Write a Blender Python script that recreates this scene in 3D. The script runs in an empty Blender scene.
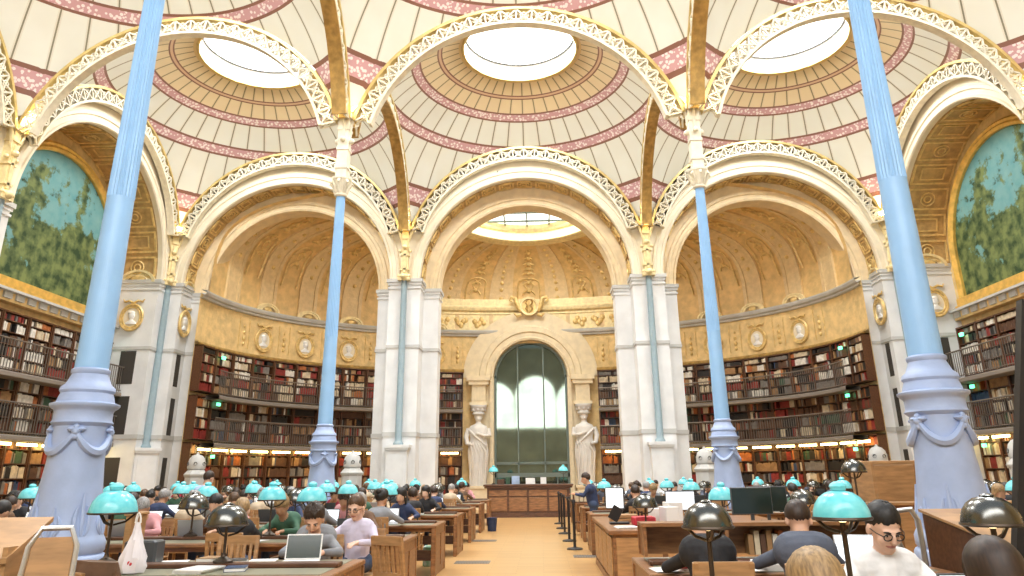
import bpy, bmesh, math, random
from math import pi, sin, cos, sqrt, atan2, radians
from mathutils import Vector, Matrix, Euler
import numpy as np
random.seed(7)
C = bpy.context.scene.collection
S = 9.6                       # bay spacing
SPR, RD = 9.84, 6.79          # dome springing height, sphere radius

# ------------------------------------------------------------------ camera
F, PIT, ROL, YAW, V0 = 719.47, radians(18.1247), radians(-.60881), radians(-2.01656), -47.727
CAM = Vector((.43854, -27.49, 1.62))
def ray(u, v):
    du, dv = u-512, v-288-V0
    c, s = cos(ROL), sin(ROL)
    a = du*c+dv*s; b = -du*s+dv*c
    x, zc, yc = a/F, 1., -b/F
    c, s = cos(PIT), sin(PIT)
    y = zc*c-yc*s; z = zc*s+yc*c
    c, s = cos(YAW), sin(YAW)
    return Vector((x*c+y*s, -x*s+y*c, z))
fw = ray(512, 288+V0).normalized()
rt = (ray(513, 288+V0)-ray(512, 288+V0)).normalized()
up = rt.cross(fw).normalized()
cam = bpy.data.objects.new('camera', bpy.data.cameras.new('camera'))
C.objects.link(cam)
cam.matrix_world = Matrix(((rt.x, up.x, -fw.x, CAM.x), (rt.y, up.y, -fw.y, CAM.y), (rt.z, up.z, -fw.z, CAM.z), (0, 0, 0, 1)))
cam.data.sensor_width = 36; cam.data.lens = F/1024*36; cam.data.shift_y = V0/1024
cam.data.clip_start = .05; cam.data.clip_end = 200
bpy.context.scene.camera = cam

# ------------------------------------------------------------------ materials
def mat(name, col, rough=.6, metal=0., var=0., scale=8., bump=0., bscale=20., emit=None, es=0., spec=None, kind='noise', col2=None, stretch=None, trans=0.):
    m = bpy.data.materials.new(name); m.use_nodes = True
    N = m.node_tree.nodes; L = m.node_tree.links
    b = N['Principled BSDF']
    b.inputs['Base Color'].default_value = (*col, 1); b.inputs['Roughness'].default_value = rough; b.inputs['Metallic'].default_value = metal
    if spec is not None: b.inputs['Specular IOR Level'].default_value = spec
    if trans: b.inputs['Transmission Weight'].default_value = trans
    if emit: b.inputs['Emission Color'].default_value = (*emit, 1); b.inputs['Emission Strength'].default_value = es
    if var or bump:
        tc = N.new('ShaderNodeTexCoord'); mp = N.new('ShaderNodeMapping'); L.new(tc.outputs['Object'], mp.inputs[0])
        if stretch: mp.inputs['Scale'].default_value = stretch
    if var:
        t = N.new('ShaderNodeTexVoronoi' if kind == 'voronoi' else 'ShaderNodeTexNoise'); t.inputs['Scale'].default_value = scale
        if kind == 'noise': t.inputs['Detail'].default_value = 4
        L.new(mp.outputs[0], t.inputs['Vector'])
        r = N.new('ShaderNodeMix'); r.data_type = 'RGBA'
        c2 = col2 or tuple(max(0, c*(1-var)) for c in col)
        c1 = col if col2 else tuple(min(1, c*(1+var*.5)) for c in col)
        r.inputs[6].default_value = (*c1, 1); r.inputs[7].default_value = (*c2, 1)
        cr = N.new('ShaderNodeValToRGB'); cr.color_ramp.elements[0].position = .35; cr.color_ramp.elements[1].position = .65
        L.new(t.outputs[0], cr.inputs[0]); L.new(cr.outputs[0], r.inputs[0]); L.new(r.outputs[2], b.inputs['Base Color'])
    if bump:
        t2 = N.new('ShaderNodeTexNoise'); t2.inputs['Scale'].default_value = bscale; t2.inputs['Detail'].default_value = 3
        L.new(mp.outputs[0], t2.inputs['Vector'])
        bp = N.new('ShaderNodeBump'); bp.inputs['Strength'].default_value = bump; bp.inputs['Distance'].default_value = .05
        L.new(t2.outputs[0], bp.inputs['Height']); L.new(bp.outputs[0], b.inputs['Normal'])
    return m
M = {}
M['stone'] = mat('pale_stone', (.77, .78, .78), .7, var=.08, scale=1.5, bump=.05)
M['stone_grey'] = mat('grey_stone', (.55, .55, .53), .7, var=.1, scale=2)
M['cream'] = mat('cream_plaster', (.82, .74, .57), .65, var=.07, scale=2)
M['gold_wall'] = mat('ochre_plaster', (.80, .585, .27), .6, var=.18, scale=3.2, bump=.35, bscale=9)
M['gold_vault'] = mat('gilded_vault', (.78, .54, .23), .5, var=.16, scale=3, bump=.25, bscale=8)
M['vault_rib'] = mat('pale_vault_rib', (.77, .58, .31), .5, var=.1, scale=5, bump=.2, bscale=12)
M['tan_stone'] = mat('tan_plaster', (.82, .67, .43), .6, var=.1, scale=3)
M['portal'] = mat('warm_portal_stone', (.84, .72, .50), .6, var=.1, scale=3)
M['coffer'] = mat('brown_gilt_coffer', (.56, .37, .15), .5, var=.25, scale=4, bump=.2)
M['gold_relief'] = mat('gilded_relief', (.82, .60, .25), .4, .25, var=.2, scale=6)
M['gold_pale'] = mat('pale_gilt', (.86, .72, .40), .4, .2, var=.15, scale=6)
M['gold_dark'] = mat('old_gilt', (.50, .32, .10), .4, .3, var=.3, scale=5)
M['lattice'] = mat('cream_painted_iron', (.80, .75, .60), .5, var=.12, scale=5)
M['lattice_gold'] = mat('gilt_iron', (.66, .50, .20), .4, .35, var=.2, scale=3)
M['blue'] = mat('blue_painted_iron', (.29, .52, .82), .42, var=.05, scale=3)
M['blue_ped'] = mat('lavender_blue_painted_iron', (.36, .46, .69), .45, var=.06, scale=6, bump=.06, bscale=14)
M['blue_grey'] = mat('grey_blue_painted_iron', (.27, .36, .40), .5, var=.05)
M['wood'] = mat('oak', (.27, .125, .048), .4, var=.35, scale=5, stretch=(1, 6, 6))
M['wood_dark'] = mat('dark_oak', (.11, .045, .02), .38, var=.35, scale=5, stretch=(1, 6, 6))
M['wood_light'] = mat('light_oak', (.42, .235, .10), .42, var=.25, scale=4, stretch=(1, 1, 6))
M['rail'] = mat('gallery_iron', (.20, .17, .14), .5, .4)
M['slab'] = mat('gallery_slab', (.22, .19, .16), .6)
M['glass_door'] = mat('dark_green_glass', (.15, .19, .155), .04, .75, var=.2, scale=1.0)
M['iron_green'] = mat('grey_green_iron', (.17, .22, .20), .5, .2)
M['black'] = mat('black_lacquer', (.012, .012, .014), .35)
M['sky_glass'] = mat('lit_skylight_glass', (.9, .9, .9), .5, emit=(1, 1, 1), es=4.0)
M['white_paint'] = mat('white_paint', (.86, .86, .84), .55)
M['line_grey'] = mat('dark_glazing_bar', (.10, .10, .10), .5)
M['shadow_gap'] = mat('lattice_shade_backing', (.16, .15, .11), .7, var=.2, scale=4)  # dark tone stands in for the shade inside the lattice openings
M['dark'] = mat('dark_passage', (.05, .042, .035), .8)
M['warm'] = mat('warm_shelf_lamp', (1, .8, .4), .5, emit=(1, .70, .26), es=20.)
M['greenlamp'] = mat('green_exit_lamp', (.2, .9, .5), .5, emit=(.15, 1, .45), es=4.)
M['flood'] = mat('gilt_uplight', (1, .8, .4), .5, emit=(1, .78, .36), es=40.)

def nodes(name):
    m = bpy.data.materials.new(name); m.use_nodes = True
    return m, m.node_tree.nodes, m.node_tree.links, m.node_tree.nodes['Principled BSDF']
class NB:      # small helper to chain math nodes
    def __init__(s, N, L): s.N, s.L = N, L
    def m(s, op, a, b=None, c=None):
        n = s.N.new('ShaderNodeMath'); n.operation = op
        for i, x in enumerate((a, b, c)):
            if x is None: continue
            if isinstance(x, (int, float)): n.inputs[i].default_value = x
            else: s.L.new(x, n.inputs[i])
        return n.outputs[0]
    def mix(s, f, a, b):
        n = s.N.new('ShaderNodeMix'); n.data_type = 'RGBA'
        for i, x in ((0, f), (6, a), (7, b)):
            if isinstance(x, tuple): n.inputs[i].default_value = (*x, 1)
            elif isinstance(x, (int, float)): n.inputs[i].default_value = x
            else: s.L.new(x, n.inputs[i])
        return n.outputs[2]
    def band(s, r, a, b):
        return s.m('MULTIPLY', s.m('GREATER_THAN', r, a), s.m('LESS_THAN', r, b))

def dome_material():
    m, N, L, b = nodes('faience_dome')
    k = NB(N, L)
    tc = N.new('ShaderNodeTexCoord'); sp = N.new('ShaderNodeSeparateXYZ'); L.new(tc.outputs['Object'], sp.inputs[0])
    x, y = sp.outputs[0], sp.outputs[1]
    r = k.m('SQRT', k.m('ADD', k.m('MULTIPLY', x, x), k.m('MULTIPLY', y, y)))
    th = k.m('ARCTAN2', y, x)
    cell = k.m('FRACT', k.m('ADD', k.m('MULTIPLY', th, 44/(2*pi)), .5))
    d = k.m('ABSOLUTE', k.m('SUBTRACT', cell, .5))             # 0 in the middle of a seam
    dist = k.m('MULTIPLY', k.m('MULTIPLY', d, r), 2*pi/44)     # metres to the seam
    ns = N.new('ShaderNodeTexNoise'); ns.inputs['Scale'].default_value = 1.3; L.new(tc.outputs['Object'], ns.inputs['Vector'])
    cream = k.mix(ns.outputs[0], (.75, .77, .71), (.70, .69, .60))
    inner = k.mix(ns.outputs[0], (.76, .64, .42), (.68, .54, .33))
    col = k.mix(k.m('LESS_THAN', r, 3.55), cream, inner)
    seam = k.m('LESS_THAN', dist, .022)
    seamw = k.m('LESS_THAN', dist, .06)
    col = k.mix(k.m('MULTIPLY', seamw, .25), col, (.55, .42, .25))
    col = k.mix(k.m('MULTIPLY', seam, .85), col, (.13, .12, .06))
    # pink rings with dark edges
    pv = N.new('ShaderNodeTexVoronoi'); pv.inputs['Scale'].default_value = 9.; L.new(tc.outputs['Object'], pv.inputs['Vector'])
    pink = k.mix(k.m('LESS_THAN', pv.outputs[0], .42), (.54, .31, .32), (.78, .69, .67))
    for a, c, e in ((2.80, 2.98, .05), (3.55, 3.90, .06), (4.72, 5.06, .06), (6.06, 6.40, .06)):
        bd = k.band(r, a, c)
        core = k.band(r, a+e, c-e)
        col = k.mix(bd, col, (.22, .10, .07))
        if c-a > .2: col = k.mix(core, col, pink)
        else: col = k.mix(core, col, (.62, .42, .28))
    bd = k.band(r, 2.05, 2.22); col = k.mix(bd, col, (.66, .48, .22))
    L.new(col, b.inputs['Base Color']); b.inputs['Roughness'].default_value = .35
    return m
M['dome'] = dome_material()

def floor_material():
    m, N, L, b = nodes('honey_parquet')
    k = NB(N, L)
    tc = N.new('ShaderNodeTexCoord')
    br = N.new('ShaderNodeTexBrick'); L.new(tc.outputs['Object'], br.inputs['Vector'])
    br.inputs['Scale'].default_value = 1.; br.inputs['Brick Width'].default_value = .9; br.inputs['Row Height'].default_value = .16
    br.inputs['Mortar Size'].default_value = .004
    br.inputs['Color1'].default_value = (.58, .335, .13, 1); br.inputs['Color2'].default_value = (.48, .265, .095, 1); br.inputs['Mortar'].default_value = (.28, .14, .05, 1)
    ns = N.new('ShaderNodeTexNoise'); ns.inputs['Scale'].default_value = .8; L.new(tc.outputs['Object'], ns.inputs['Vector'])
    col = k.mix(k.m('MULTIPLY', ns.outputs[0], .45), br.outputs[0], (.62, .40, .18))
    L.new(col, b.inputs['Base Color']); b.inputs['Roughness'].default_value = .28
    return m
M['floor'] = floor_material()

def mural_material():
    m, N, L, b = nodes('landscape_mural_paint')
    k = NB(N, L)
    tc = N.new('ShaderNodeTexCoord'); sp = N.new('ShaderNodeSeparateXYZ'); L.new(tc.outputs['Object'], sp.inputs[0])
    n1 = N.new('ShaderNodeTexNoise'); n1.inputs['Scale'].default_value = .55; n1.inputs['Detail'].default_value = 8; n1.inputs['Roughness'].default_value = .68; L.new(tc.outputs['Object'], n1.inputs['Vector'])
    n2 = N.new('ShaderNodeTexNoise'); n2.inputs['Scale'].default_value = 2.6; n2.inputs['Detail'].default_value = 6; L.new(tc.outputs['Object'], n2.inputs['Vector'])
    sky = k.mix(n2.outputs[0], (.06, .27, .31), (.26, .46, .44))
    n3 = N.new('ShaderNodeTexNoise'); n3.inputs['Scale'].default_value = 2.6; n3.inputs['Detail'].default_value = 5; L.new(tc.outputs['Object'], n3.inputs['Vector'])
    cl = N.new('ShaderNodeMapRange'); cl.inputs[1].default_value = .38; cl.inputs[2].default_value = .62; L.new(n3.outputs[0], cl.inputs[0])
    tree = k.mix(cl.outputs[0], (.02, .055, .018), (.19, .24, .08))
    # foliage is denser low down; clear turquoise sky high up
    h = k.m('MULTIPLY', k.m('SUBTRACT', sp.outputs[2], 1.2), .055)
    mr = N.new('ShaderNodeMapRange'); mr.inputs[1].default_value = .38; mr.inputs[2].default_value = .42; L.new(k.m('SUBTRACT', n1.outputs[0], h), mr.inputs[0]); f = mr.outputs[0]
    col = k.mix(f, sky, tree)
    L.new(col, b.inputs['Base Color']); b.inputs['Roughness'].default_value = .7
    return m
M['mural'] = mural_material()

# ------------------------------------------------------------------ mesh helpers
class MB:
    def __init__(s): s.v = []; s.f = []; s.m = []
    def add(s, vs, fs, mi=0, T=None):
        o = len(s.v)
        s.v += [tuple(T @ Vector(p)) if T else tuple(p) for p in vs]
        s.f += [tuple(i+o for i in f) for f in fs]; s.m += [mi]*len(fs)
        return s
    def box(s, x0, x1, y0, y1, z0, z1, mi=0, T=None):
        vs = [(x, y, z) for z in (z0, z1) for y in (y0, y1) for x in (x0, x1)]
        return s.add(vs, [(0, 2, 3, 1), (4, 5, 7, 6), (0, 1, 5, 4), (2, 6, 7, 3), (0, 4, 6, 2), (1, 3, 7, 5)], mi, T)
    def rbox(s, x0, x1, y0, y1, z0, z1, b=.01, mi=0, T=None):   # box with chamfered vertical and top edges
        b = min(b, (x1-x0)*.45, (y1-y0)*.45, (z1-z0)*.45)
        def ring(i, z): return [(x0+i+b, y0+i, z), (x1-i-b, y0+i, z), (x1-i, y0+i+b, z), (x1-i, y1-i-b, z), (x1-i-b, y1-i, z), (x0+i+b, y1-i, z), (x0+i, y1-i-b, z), (x0+i, y0+i+b, z)]
        rs = [ring(b*.7, z0), ring(0, z0+b*.7), ring(0, z1-b*.7), ring(b*.7, z1)]
        vs = sum(rs, []); fs = [tuple(range(7, -1, -1)), tuple(range(24, 32))]
        for k in range(3):
            for i in range(8): j = (i+1) % 8; fs.append((k*8+i, k*8+j, k*8+8+j, k*8+8+i))
        return s.add(vs, fs, mi, T)
    def lathe(s, prof, n=24, c=(0, 0, 0), mi=0, T=None, sx=1., sy=1., flute=0, fd=0.):
        vs = []
        for r, z in prof:
            for i in range(n):
                a = 2*pi*i/n
                rr = r*(1-(fd if flute and i % 2 else 0))
                vs.append((c[0]+rr*cos(a)*sx, c[1]+rr*sin(a)*sy, c[2]+z))
        fs = []
        for k in range(len(prof)-1):
            for i in range(n): j = (i+1) % n; fs.append((k*n+i, k*n+j, k*n+n+j, k*n+n+i))
        if prof[0][0] > 1e-6: fs.append(tuple(range(n-1, -1, -1)))
        if prof[-1][0] > 1e-6: fs.append(tuple(range((len(prof)-1)*n, len(prof)*n)))
        return s.add(vs, fs, mi, T)
    def tube(s, path, r, n=6, mi=0, T=None, closed=False):
        path = [Vector(p) for p in path]; vs = []; K = len(path)
        rs = r if isinstance(r, (list, tuple)) else [r]*K
        a = None
        for i, p in enumerate(path):
            t = (path[(i+1) % K]-path[i-1]) if closed else (path[min(i+1, K-1)]-path[max(i-1, 0)])
            t = t.normalized() if t.length > 1e-9 else Vector((0, 0, 1))
            if a is None: a = t.orthogonal().normalized()
            a = (a-t*a.dot(t)); a = a.normalized() if a.length > 1e-6 else t.orthogonal().normalized()
            b = t.cross(a)
            for q in range(n): vs.append(p+(a*cos(2*pi*q/n)+b*sin(2*pi*q/n))*rs[i])
        fs = []
        for k in range(K if closed else K-1):
            k2 = (k+1) % K
            for q in range(n): w = (q+1) % n; fs.append((k*n+q, k*n+w, k2*n+w, k2*n+q))
        if not closed: fs += [tuple(range(n-1, -1, -1)), tuple(range((K-1)*n, K*n))]
        return s.add(vs, fs, mi, T)
    def grid(s, rows, mi=0, T=None, flip=False, closed=False):
        n = len(rows[0]); vs = [p for r in rows for p in r]; fs = []
        for k in range(len(rows)-1):
            for i in range(n if closed else n-1):
                j = (i+1) % n
                q = (k*n+i, k*n+j, k*n+n+j, k*n+n+i); fs.append(q[::-1] if flip else q)
        return s.add(vs, fs, mi, T)
    def ball(s, c, r, n=12, m=8, mi=0, T=None):
        r = (r, r, r) if isinstance(r, (int, float)) else r
        prof = [(sin(pi*k/m), -cos(pi*k/m)) for k in range(m+1)]
        vs = [(c[0]+r[0]*p*cos(2*pi*i/n), c[1]+r[1]*p*sin(2*pi*i/n), c[2]+r[2]*z) for p, z in prof for i in range(n)]
        fs = [(k*n+i, k*n+(i+1) % n, k*n+n+(i+1) % n, k*n+n+i) for k in range(m) for i in range(n)]
        return s.add(vs, fs, mi, T)
    def bar(s, p, q, w, h=None, mi=0, T=None, upv=(0, 0, 1)):     # rectangular bar from p to q
        h = h or w
        p, q = Vector(p), Vector(q); t = (q-p).normalized(); u = Vector(upv)
        if abs(t.dot(u)) > .98: u = Vector((0, 1, 0)) if abs(t.y) < .9 else Vector((1, 0, 0))
        a = t.cross(u).normalized(); b = a.cross(t)
        vs = [e+a*sx*w/2+b*sz*h/2 for e in (p, q) for sx, sz in ((-1, -1), (1, -1), (1, 1), (-1, 1))]
        return s.add(vs, [(3, 2, 1, 0), (4, 5, 6, 7), (0, 1, 5, 4), (1, 2, 6, 5), (2, 3, 7, 6), (3, 0, 4, 7)], mi, T)
    def mesh(s, name, mats, smooth=False):
        me = bpy.data.meshes.new(name); me.from_pydata(s.v, [], s.f)
        mats = mats if isinstance(mats, (list, tuple)) else [mats]
        for m in mats: me.materials.append(m)
        if len(mats) > 1: me.polygons.foreach_set('material_index', s.m)
        me.update()
        if smooth:
            me.polygons.foreach_set('use_smooth', [True]*len(me.polygons))
            try: me.set_sharp_from_angle(angle=radians(38))
            except Exception: pass
        return me
def link(name, me, parent=None, loc=None, rot=None):
    o = bpy.data.objects.new(name, me); C.objects.link(o)
    if parent: o.parent = parent
    if loc is not None: o.location = loc
    if rot is not None: o.rotation_euler = rot
    return o
def obj(name, mb, mats, parent=None, loc=None, rot=None, smooth=False):
    return link(name, mb.mesh(name, mats, smooth), parent, loc, rot)
def tag(o, label, cat, group=None, kind=None):
    if label: o['label'] = label
    if cat: o['category'] = cat
    if group: o['group'] = group
    if kind: o['kind'] = kind
    return o
def empty(name, loc=(0, 0, 0), rz=0, label=None, cat=None, group=None, kind=None):
    o = bpy.data.objects.new(name, None); C.objects.link(o); o.location = loc; o.rotation_euler = (0, 0, rz)
    return tag(o, label, cat, group, kind)
def struct(name, mb, mats, label, parent=None, smooth=False, loc=None, rot=None, cat='room'):
    o = obj(name, mb, mats, parent, loc, rot, smooth)
    if not parent: tag(o, label, cat, None, 'structure')
    return o
def dup(root, loc=None, rz=None, label=None, group=None):
    r = root.copy(); C.objects.link(r)
    if loc is not None: r.location = loc
    if rz is not None: r.rotation_euler = (0, 0, rz)
    if label: r['label'] = label
    if group: r['group'] = group
    for ch in root.children:
        c = ch.copy(); C.objects.link(c); c.parent = r
        for g in ch.children:
            d = g.copy(); C.objects.link(d); d.parent = c
    return r
ORD = ['first', 'second', 'third', 'fourth', 'fifth', 'sixth', 'seventh', 'eighth', 'ninth', 'tenth', 'eleventh', 'twelfth', 'thirteenth', 'fourteenth', 'fifteenth', 'sixteenth', 'seventeenth', 'eighteenth', 'nineteenth', 'twentieth']
def arcs(r, zc, n=48, a0=0., a1=pi): return [(r*cos(a0+(a1-a0)*i/n), zc+r*sin(a0+(a1-a0)*i/n)) for i in range(n+1)]
def sweep(mb, prof, zc, n=56, mi=0, T=None, jamb=None):     # profile of (radius, depth) swept over a half circle, with straight jambs below
    rows = []
    for i in range(n+1):
        a = pi*i/n; rows.append([(r*cos(a), y, zc+r*sin(a)) for r, y in prof])
    if jamb is not None:
        rows = [[(r, y, jamb) for r, y in prof]]+rows+[[(-r, y, jamb) for r, y in prof]]
    return mb.grid(rows, mi, T)

# ------------------------------------------------------------------ the shell
mb = MB(); mb.box(-17.5, 17.5, -30, 12, -.2, .12); struct('floor', mb, M['floor'], 'honey coloured parquet floor of the reading room aisle')

def bayT(side, c):
    if side == 'front': return Matrix.Translation((c, 0, 0))
    if side == 'left': return Matrix.Translation((-14.4, c, 0)) @ Matrix(((0, -1, 0, 0), (1, 0, 0, 0), (0, 0, 1, 0), (0, 0, 0, 1)))
    return Matrix.Translation((14.4, c, 0)) @ Matrix(((0, 1, 0, 0), (-1, 0, 0, 0), (0, 0, 1, 0), (0, 0, 0, 1)))
BAYS = [('front', -9.6), ('front', 0), ('front', 9.6), ('left', -4.8), ('left', -14.4), ('right', -4.8), ('right', -14.4)]
BNAME = {('front', -9.6): 'left arch to the apse', ('front', 0): 'middle arch to the apse', ('front', 9.6): 'right arch to the apse', ('left', -4.8): 'far mural arch of the left wall',
         ('left', -14.4): 'near mural arch of the left wall', ('right', -4.8): 'far mural arch of the right wall', ('right', -14.4): 'near mural arch of the right wall'}
R1, Z1, D1 = 4.18, 9.1, .9
def spandrel(T):
    mb = MB()
    inn = arcs(4.62, Z1); out = arcs(4.8, SPR)
    mb.grid([[(x, .0, z) for x, z in inn], [(x, .0, z) for x, z in out]], 0, T)
    for s in (1, -1):
        mb.add([(s*4.62, 0, Z1), (s*4.8, 0, Z1), (s*4.8, 0, SPR)], [(0, 1, 2) if s > 0 else (2, 1, 0)], 0, T)
    a0 = radians(16); mb.grid([[(x, -.08, z) for x, z in arcs(4.26, SPR, 48, a0, pi-a0)], [(x, -.08, z) for x, z in arcs(4.70, SPR, 48, a0, pi-a0)]], 1, T)  # dark band added behind the lattice, painted shade for its openings
    return mb
for i, (side, c) in enumerate(BAYS):
    T = bayT(side, c)
    mb = spandrel(T)
    D = D1 if side == 'front' else 1.75
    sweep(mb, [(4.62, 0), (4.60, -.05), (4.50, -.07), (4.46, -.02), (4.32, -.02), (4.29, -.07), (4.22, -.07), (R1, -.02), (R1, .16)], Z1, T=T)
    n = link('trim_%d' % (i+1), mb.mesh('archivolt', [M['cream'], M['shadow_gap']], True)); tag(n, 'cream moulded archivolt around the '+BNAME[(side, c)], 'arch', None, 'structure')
    # coffered soffit
    mb = MB(); sweep(mb, [(R1, .16), (R1, D)], Z1, T=T, jamb=None)
    ncof = 17 if side == 'front' else 13
    y0, y1 = .2, D-.06
    for q in range(ncof):
        a0 = pi*(q+.08)/ncof; a1 = pi*(q+.92)/ncof
        def P(a, y, r): return (r*cos(a), y, Z1+r*sin(a))
        def frame(A0, A1, Y0, Y1, w, r):
            ra, rb = R1+.0, r
            wa = w/R1
            for (u0, u1, v0, v1) in ((A0, A1, Y0, Y0+w), (A0, A1, Y1-w, Y1), (A0, A0+wa, Y0, Y1), (A1-wa, A1, Y0, Y1)):
                vs = [P(u0, v0, rb), P(u1, v0, rb), P(u1, v1, rb), P(u0, v1, rb), P(u0, v0, ra), P(u1, v0, ra), P(u1, v1, ra), P(u0, v1, ra)]
                mb.add(vs, [(0, 1, 2, 3), (0, 4, 5, 1), (1, 5, 6, 2), (2, 6, 7, 3), (3, 7, 4, 0)], 1, T)
        frame(a0, a1, y0, y1, .07, R1-.05)
        am = (a0+a1)/2; ym = (y0+y1)/2; k = (a1-a0)*.2; h = (y1-y0)*.2
        if q % 2: frame(a0+k, a1-k, y0+h, y1-h, .05, R1-.03)
        else:
            for rr in (.26, .13) if side != 'front' else (.2, .1):
                pts = [P(am+rr*cos(t*pi/6)/R1, ym+rr*sin(t*pi/6), R1-.04) for t in range(12)]
                mb.tube(pts, .03, 4, 1, T, closed=True)
    n = obj('trim_%d' % (i+11), mb, [M['coffer'], M['gold_relief']]); tag(n, 'gilded coffered soffit under the '+BNAME[(side, c)], 'arch soffit', None, 'structure')
    if side == 'front':   # second, inner order of the arch
        mb = MB(); R2, Z2 = 3.55, 8.9
        inn = arcs(R2+.42, Z2); out = arcs(R1+.02, Z1)
        mb.grid([[(x, D1, z) for x, z in inn], [(x, D1, z) for x, z in out]], 0, T)
        for s in (1, -1): mb.add([(s*(R2+.42), D1, Z2), (s*(R1+.02), D1, Z2), (s*(R1+.02), D1, Z1)], [(0, 1, 2) if s > 0 else (2, 1, 0)], 0, T)
        sweep(mb, [(R2+.42, D1), (R2+.40, D1-.06), (R2+.28, D1-.06), (R2+.24, D1), (R2+.12, D1), (R2+.08, D1-.04), (R2, D1), (R2, 1.7), (R2+.3, 1.7)], Z2, T=T)
        n = link('trim_%d' % (i+21), mb.mesh('inner_arch', [M['tan_stone']], True)); tag(n, 'inner cream moulded ring of the '+BNAME[(side, c)], 'arch', None, 'structure')

# piers of the front wall
def pier(x0, x1, y0, y1, zt, mb, n=0):
    mb.box(x0, x1, y0, y1, 0, zt)
    for z, h, e, mi in ((0, .5, .05, 0), (3.05, .16, .03, 1), (6.35, .12, .035, 1), (6.47, .10, .02, 0), (zt-.40, .07, .04, 0), (zt-.14, .14, .09, 1), (zt-.24, .1, .05, 0)):
        mb.box(x0-e, x1+e, y0-e, y1+e, z, z+h, mi)
    for s in (0,):                      # sunk panels on the faces
        pass
pn = 30
for x, lab in ((-4.8, 'left of the middle arch'), (4.8, 'right of the middle arch'), (-14.4, 'in the left far corner'), (14.4, 'in the right far corner')):
    mb = MB()
    if abs(x) < 10:
        xo = x
        pier(xo-.62, xo+.62, 0, D1, Z1, mb); pier(xo-1.24, xo+1.24, D1, 1.7, 8.9, mb)
    else:
        s = -1 if x < 0 else 1
        pier(min(x, x-s*.62), max(x, x-s*.62), 0, D1, Z1, mb); pier(min(x, x-s*1.25), max(x, x-s*1.25), D1, 1.7, 8.9, mb)
        pier(min(x, x+s*1.75), max(x, x+s*1.75), -.62, 0, Z1, mb)
        # dark gallery doorways in the flank that faces the arch
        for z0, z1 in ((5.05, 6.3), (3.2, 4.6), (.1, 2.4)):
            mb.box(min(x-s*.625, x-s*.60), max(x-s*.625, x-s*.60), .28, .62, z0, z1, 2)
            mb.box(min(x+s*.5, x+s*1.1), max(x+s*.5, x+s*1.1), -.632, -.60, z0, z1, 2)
    pn += 1
    n = obj('trim_%d' % pn, mb, [M['stone'], M['stone_grey'], M['dark']]); tag(n, 'pale stone pier '+lab, 'pier', None, 'structure')
for x, y, lab in ((-14.4, -9.6, 'between the two left mural arches'), (14.4, -9.6, 'between the two right mural arches'), (-14.4, -19.2, 'at the near end of the left wall'), (14.4, -19.2, 'at the near end of the right wall')):
    s = -1 if x < 0 else 1
    mb = MB(); pier(min(x, x+s*1.75), max(x, x+s*1.75), y-.62, y+.62, Z1, mb)
    pn += 1
    n = obj('trim_%d' % pn, mb, [M['stone'], M['stone_grey'], M['dark']]); tag(n, 'pale stone pier '+lab, 'pier', None, 'structure')

# side walls behind the bookcases and murals
for s, nm in ((-1, 'left'), (1, 'right')):
    mb = MB(); mb.box(min(s*16.2, s*16.4), max(s*16.2, s*16.4), -29.5, .2, 0, 14.6); mb.box(min(s*14.4, s*16.3), max(s*14.4, s*16.3), -29.5, -19.7, 0, 14.6)
    struct('wall_'+nm, mb, M['gold_wall'], nm+' side wall behind the book galleries and murals')
mb = MB(); mb.box(-16.4, 16.4, -29.7, -29.5, 0, 14.6); struct('wall_back', mb, M['cream'], 'plain entrance wall behind the reading room')
mb = MB()
for xc, hh in ((-4.3, 11.0), (0, 11.6), (4.3, 11.0)):
    w = 2.1
    pts = [(xc-w, 6.3), (xc+w, 6.3), (xc+w, hh-w)]+[(xc+w*cos(pi*i/16), hh-w+w*sin(pi*i/16)) for i in range(1, 16)]+[(xc-w, hh-w)]
    mb.add([(x, -29.46, z) for x, z in pts]+[(x, -29.5, z) for x, z in pts], [tuple(range(len(pts))), ], 0)
w4 = struct('window_20', mb, mat('bright_window', (.9, .9, .9), .4, emit=(1, 1, 1), es=11.), 'bright triple window behind the viewer')

# ------------------------------------------------------------------ domes
def dome(x, y):
    mb = MB(); NT, NR = 176, 26
    rows = []
    for k in range(NR+1):
        row = []
        for i in range(NT):
            a = 2*pi*i/NT; rb = min(4.8/max(abs(cos(a)), abs(sin(a))), 6.6); r = 2.05+(rb-2.05)*k/NR
            row.append((r*cos(a), r*sin(a), sqrt(max(RD*RD-r*r, 0))))
        rows.append(row)
    mb.grid(rows, closed=True)
    return mb.mesh('sail_dome', [M['dome']], True)
dm = None
wn = 0
def oculus(parent_loc, n, lab):
    w = empty('window_%d' % n, parent_loc, 0, lab, 'skylight', None, 'structure')
    zr = sqrt(RD*RD-2.05**2)
    mb = MB(); mb.lathe([(2.12, zr-.03), (2.2, zr-.06), (2.22, zr-.02)], 72); 
    rim = MB(); rim.tube([(2.06*cos(2*pi*i/72), 2.06*sin(2*pi*i/72), zr-.02) for i in range(72)], .07, 6, closed=True); obj('rim', rim, M['lattice_gold'], w, smooth=True)
    mb = MB(); mb.grid([[(2.04*cos(2*pi*i/72), 2.04*sin(2*pi*i/72), z) for i in range(72)] for z in (zr, zr+.62)], closed=True); obj('drum', mb, M['white_paint'], w, smooth=True)
    mb = MB(); mb.tube([(2.0*cos(2*pi*i/72), 2.0*sin(2*pi*i/72), zr+.60) for i in range(72)], .035, 5, closed=True)
    obj('glazing_ring', mb, M['line_grey'], w)
    mb = MB(); mb.add([(2.1*cos(2*pi*i/48), 2.1*sin(2*pi*i/48), zr+.66) for i in range(48)], [tuple(range(47, -1, -1))]); obj('glass', mb, M['sky_glass'], w)
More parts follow.
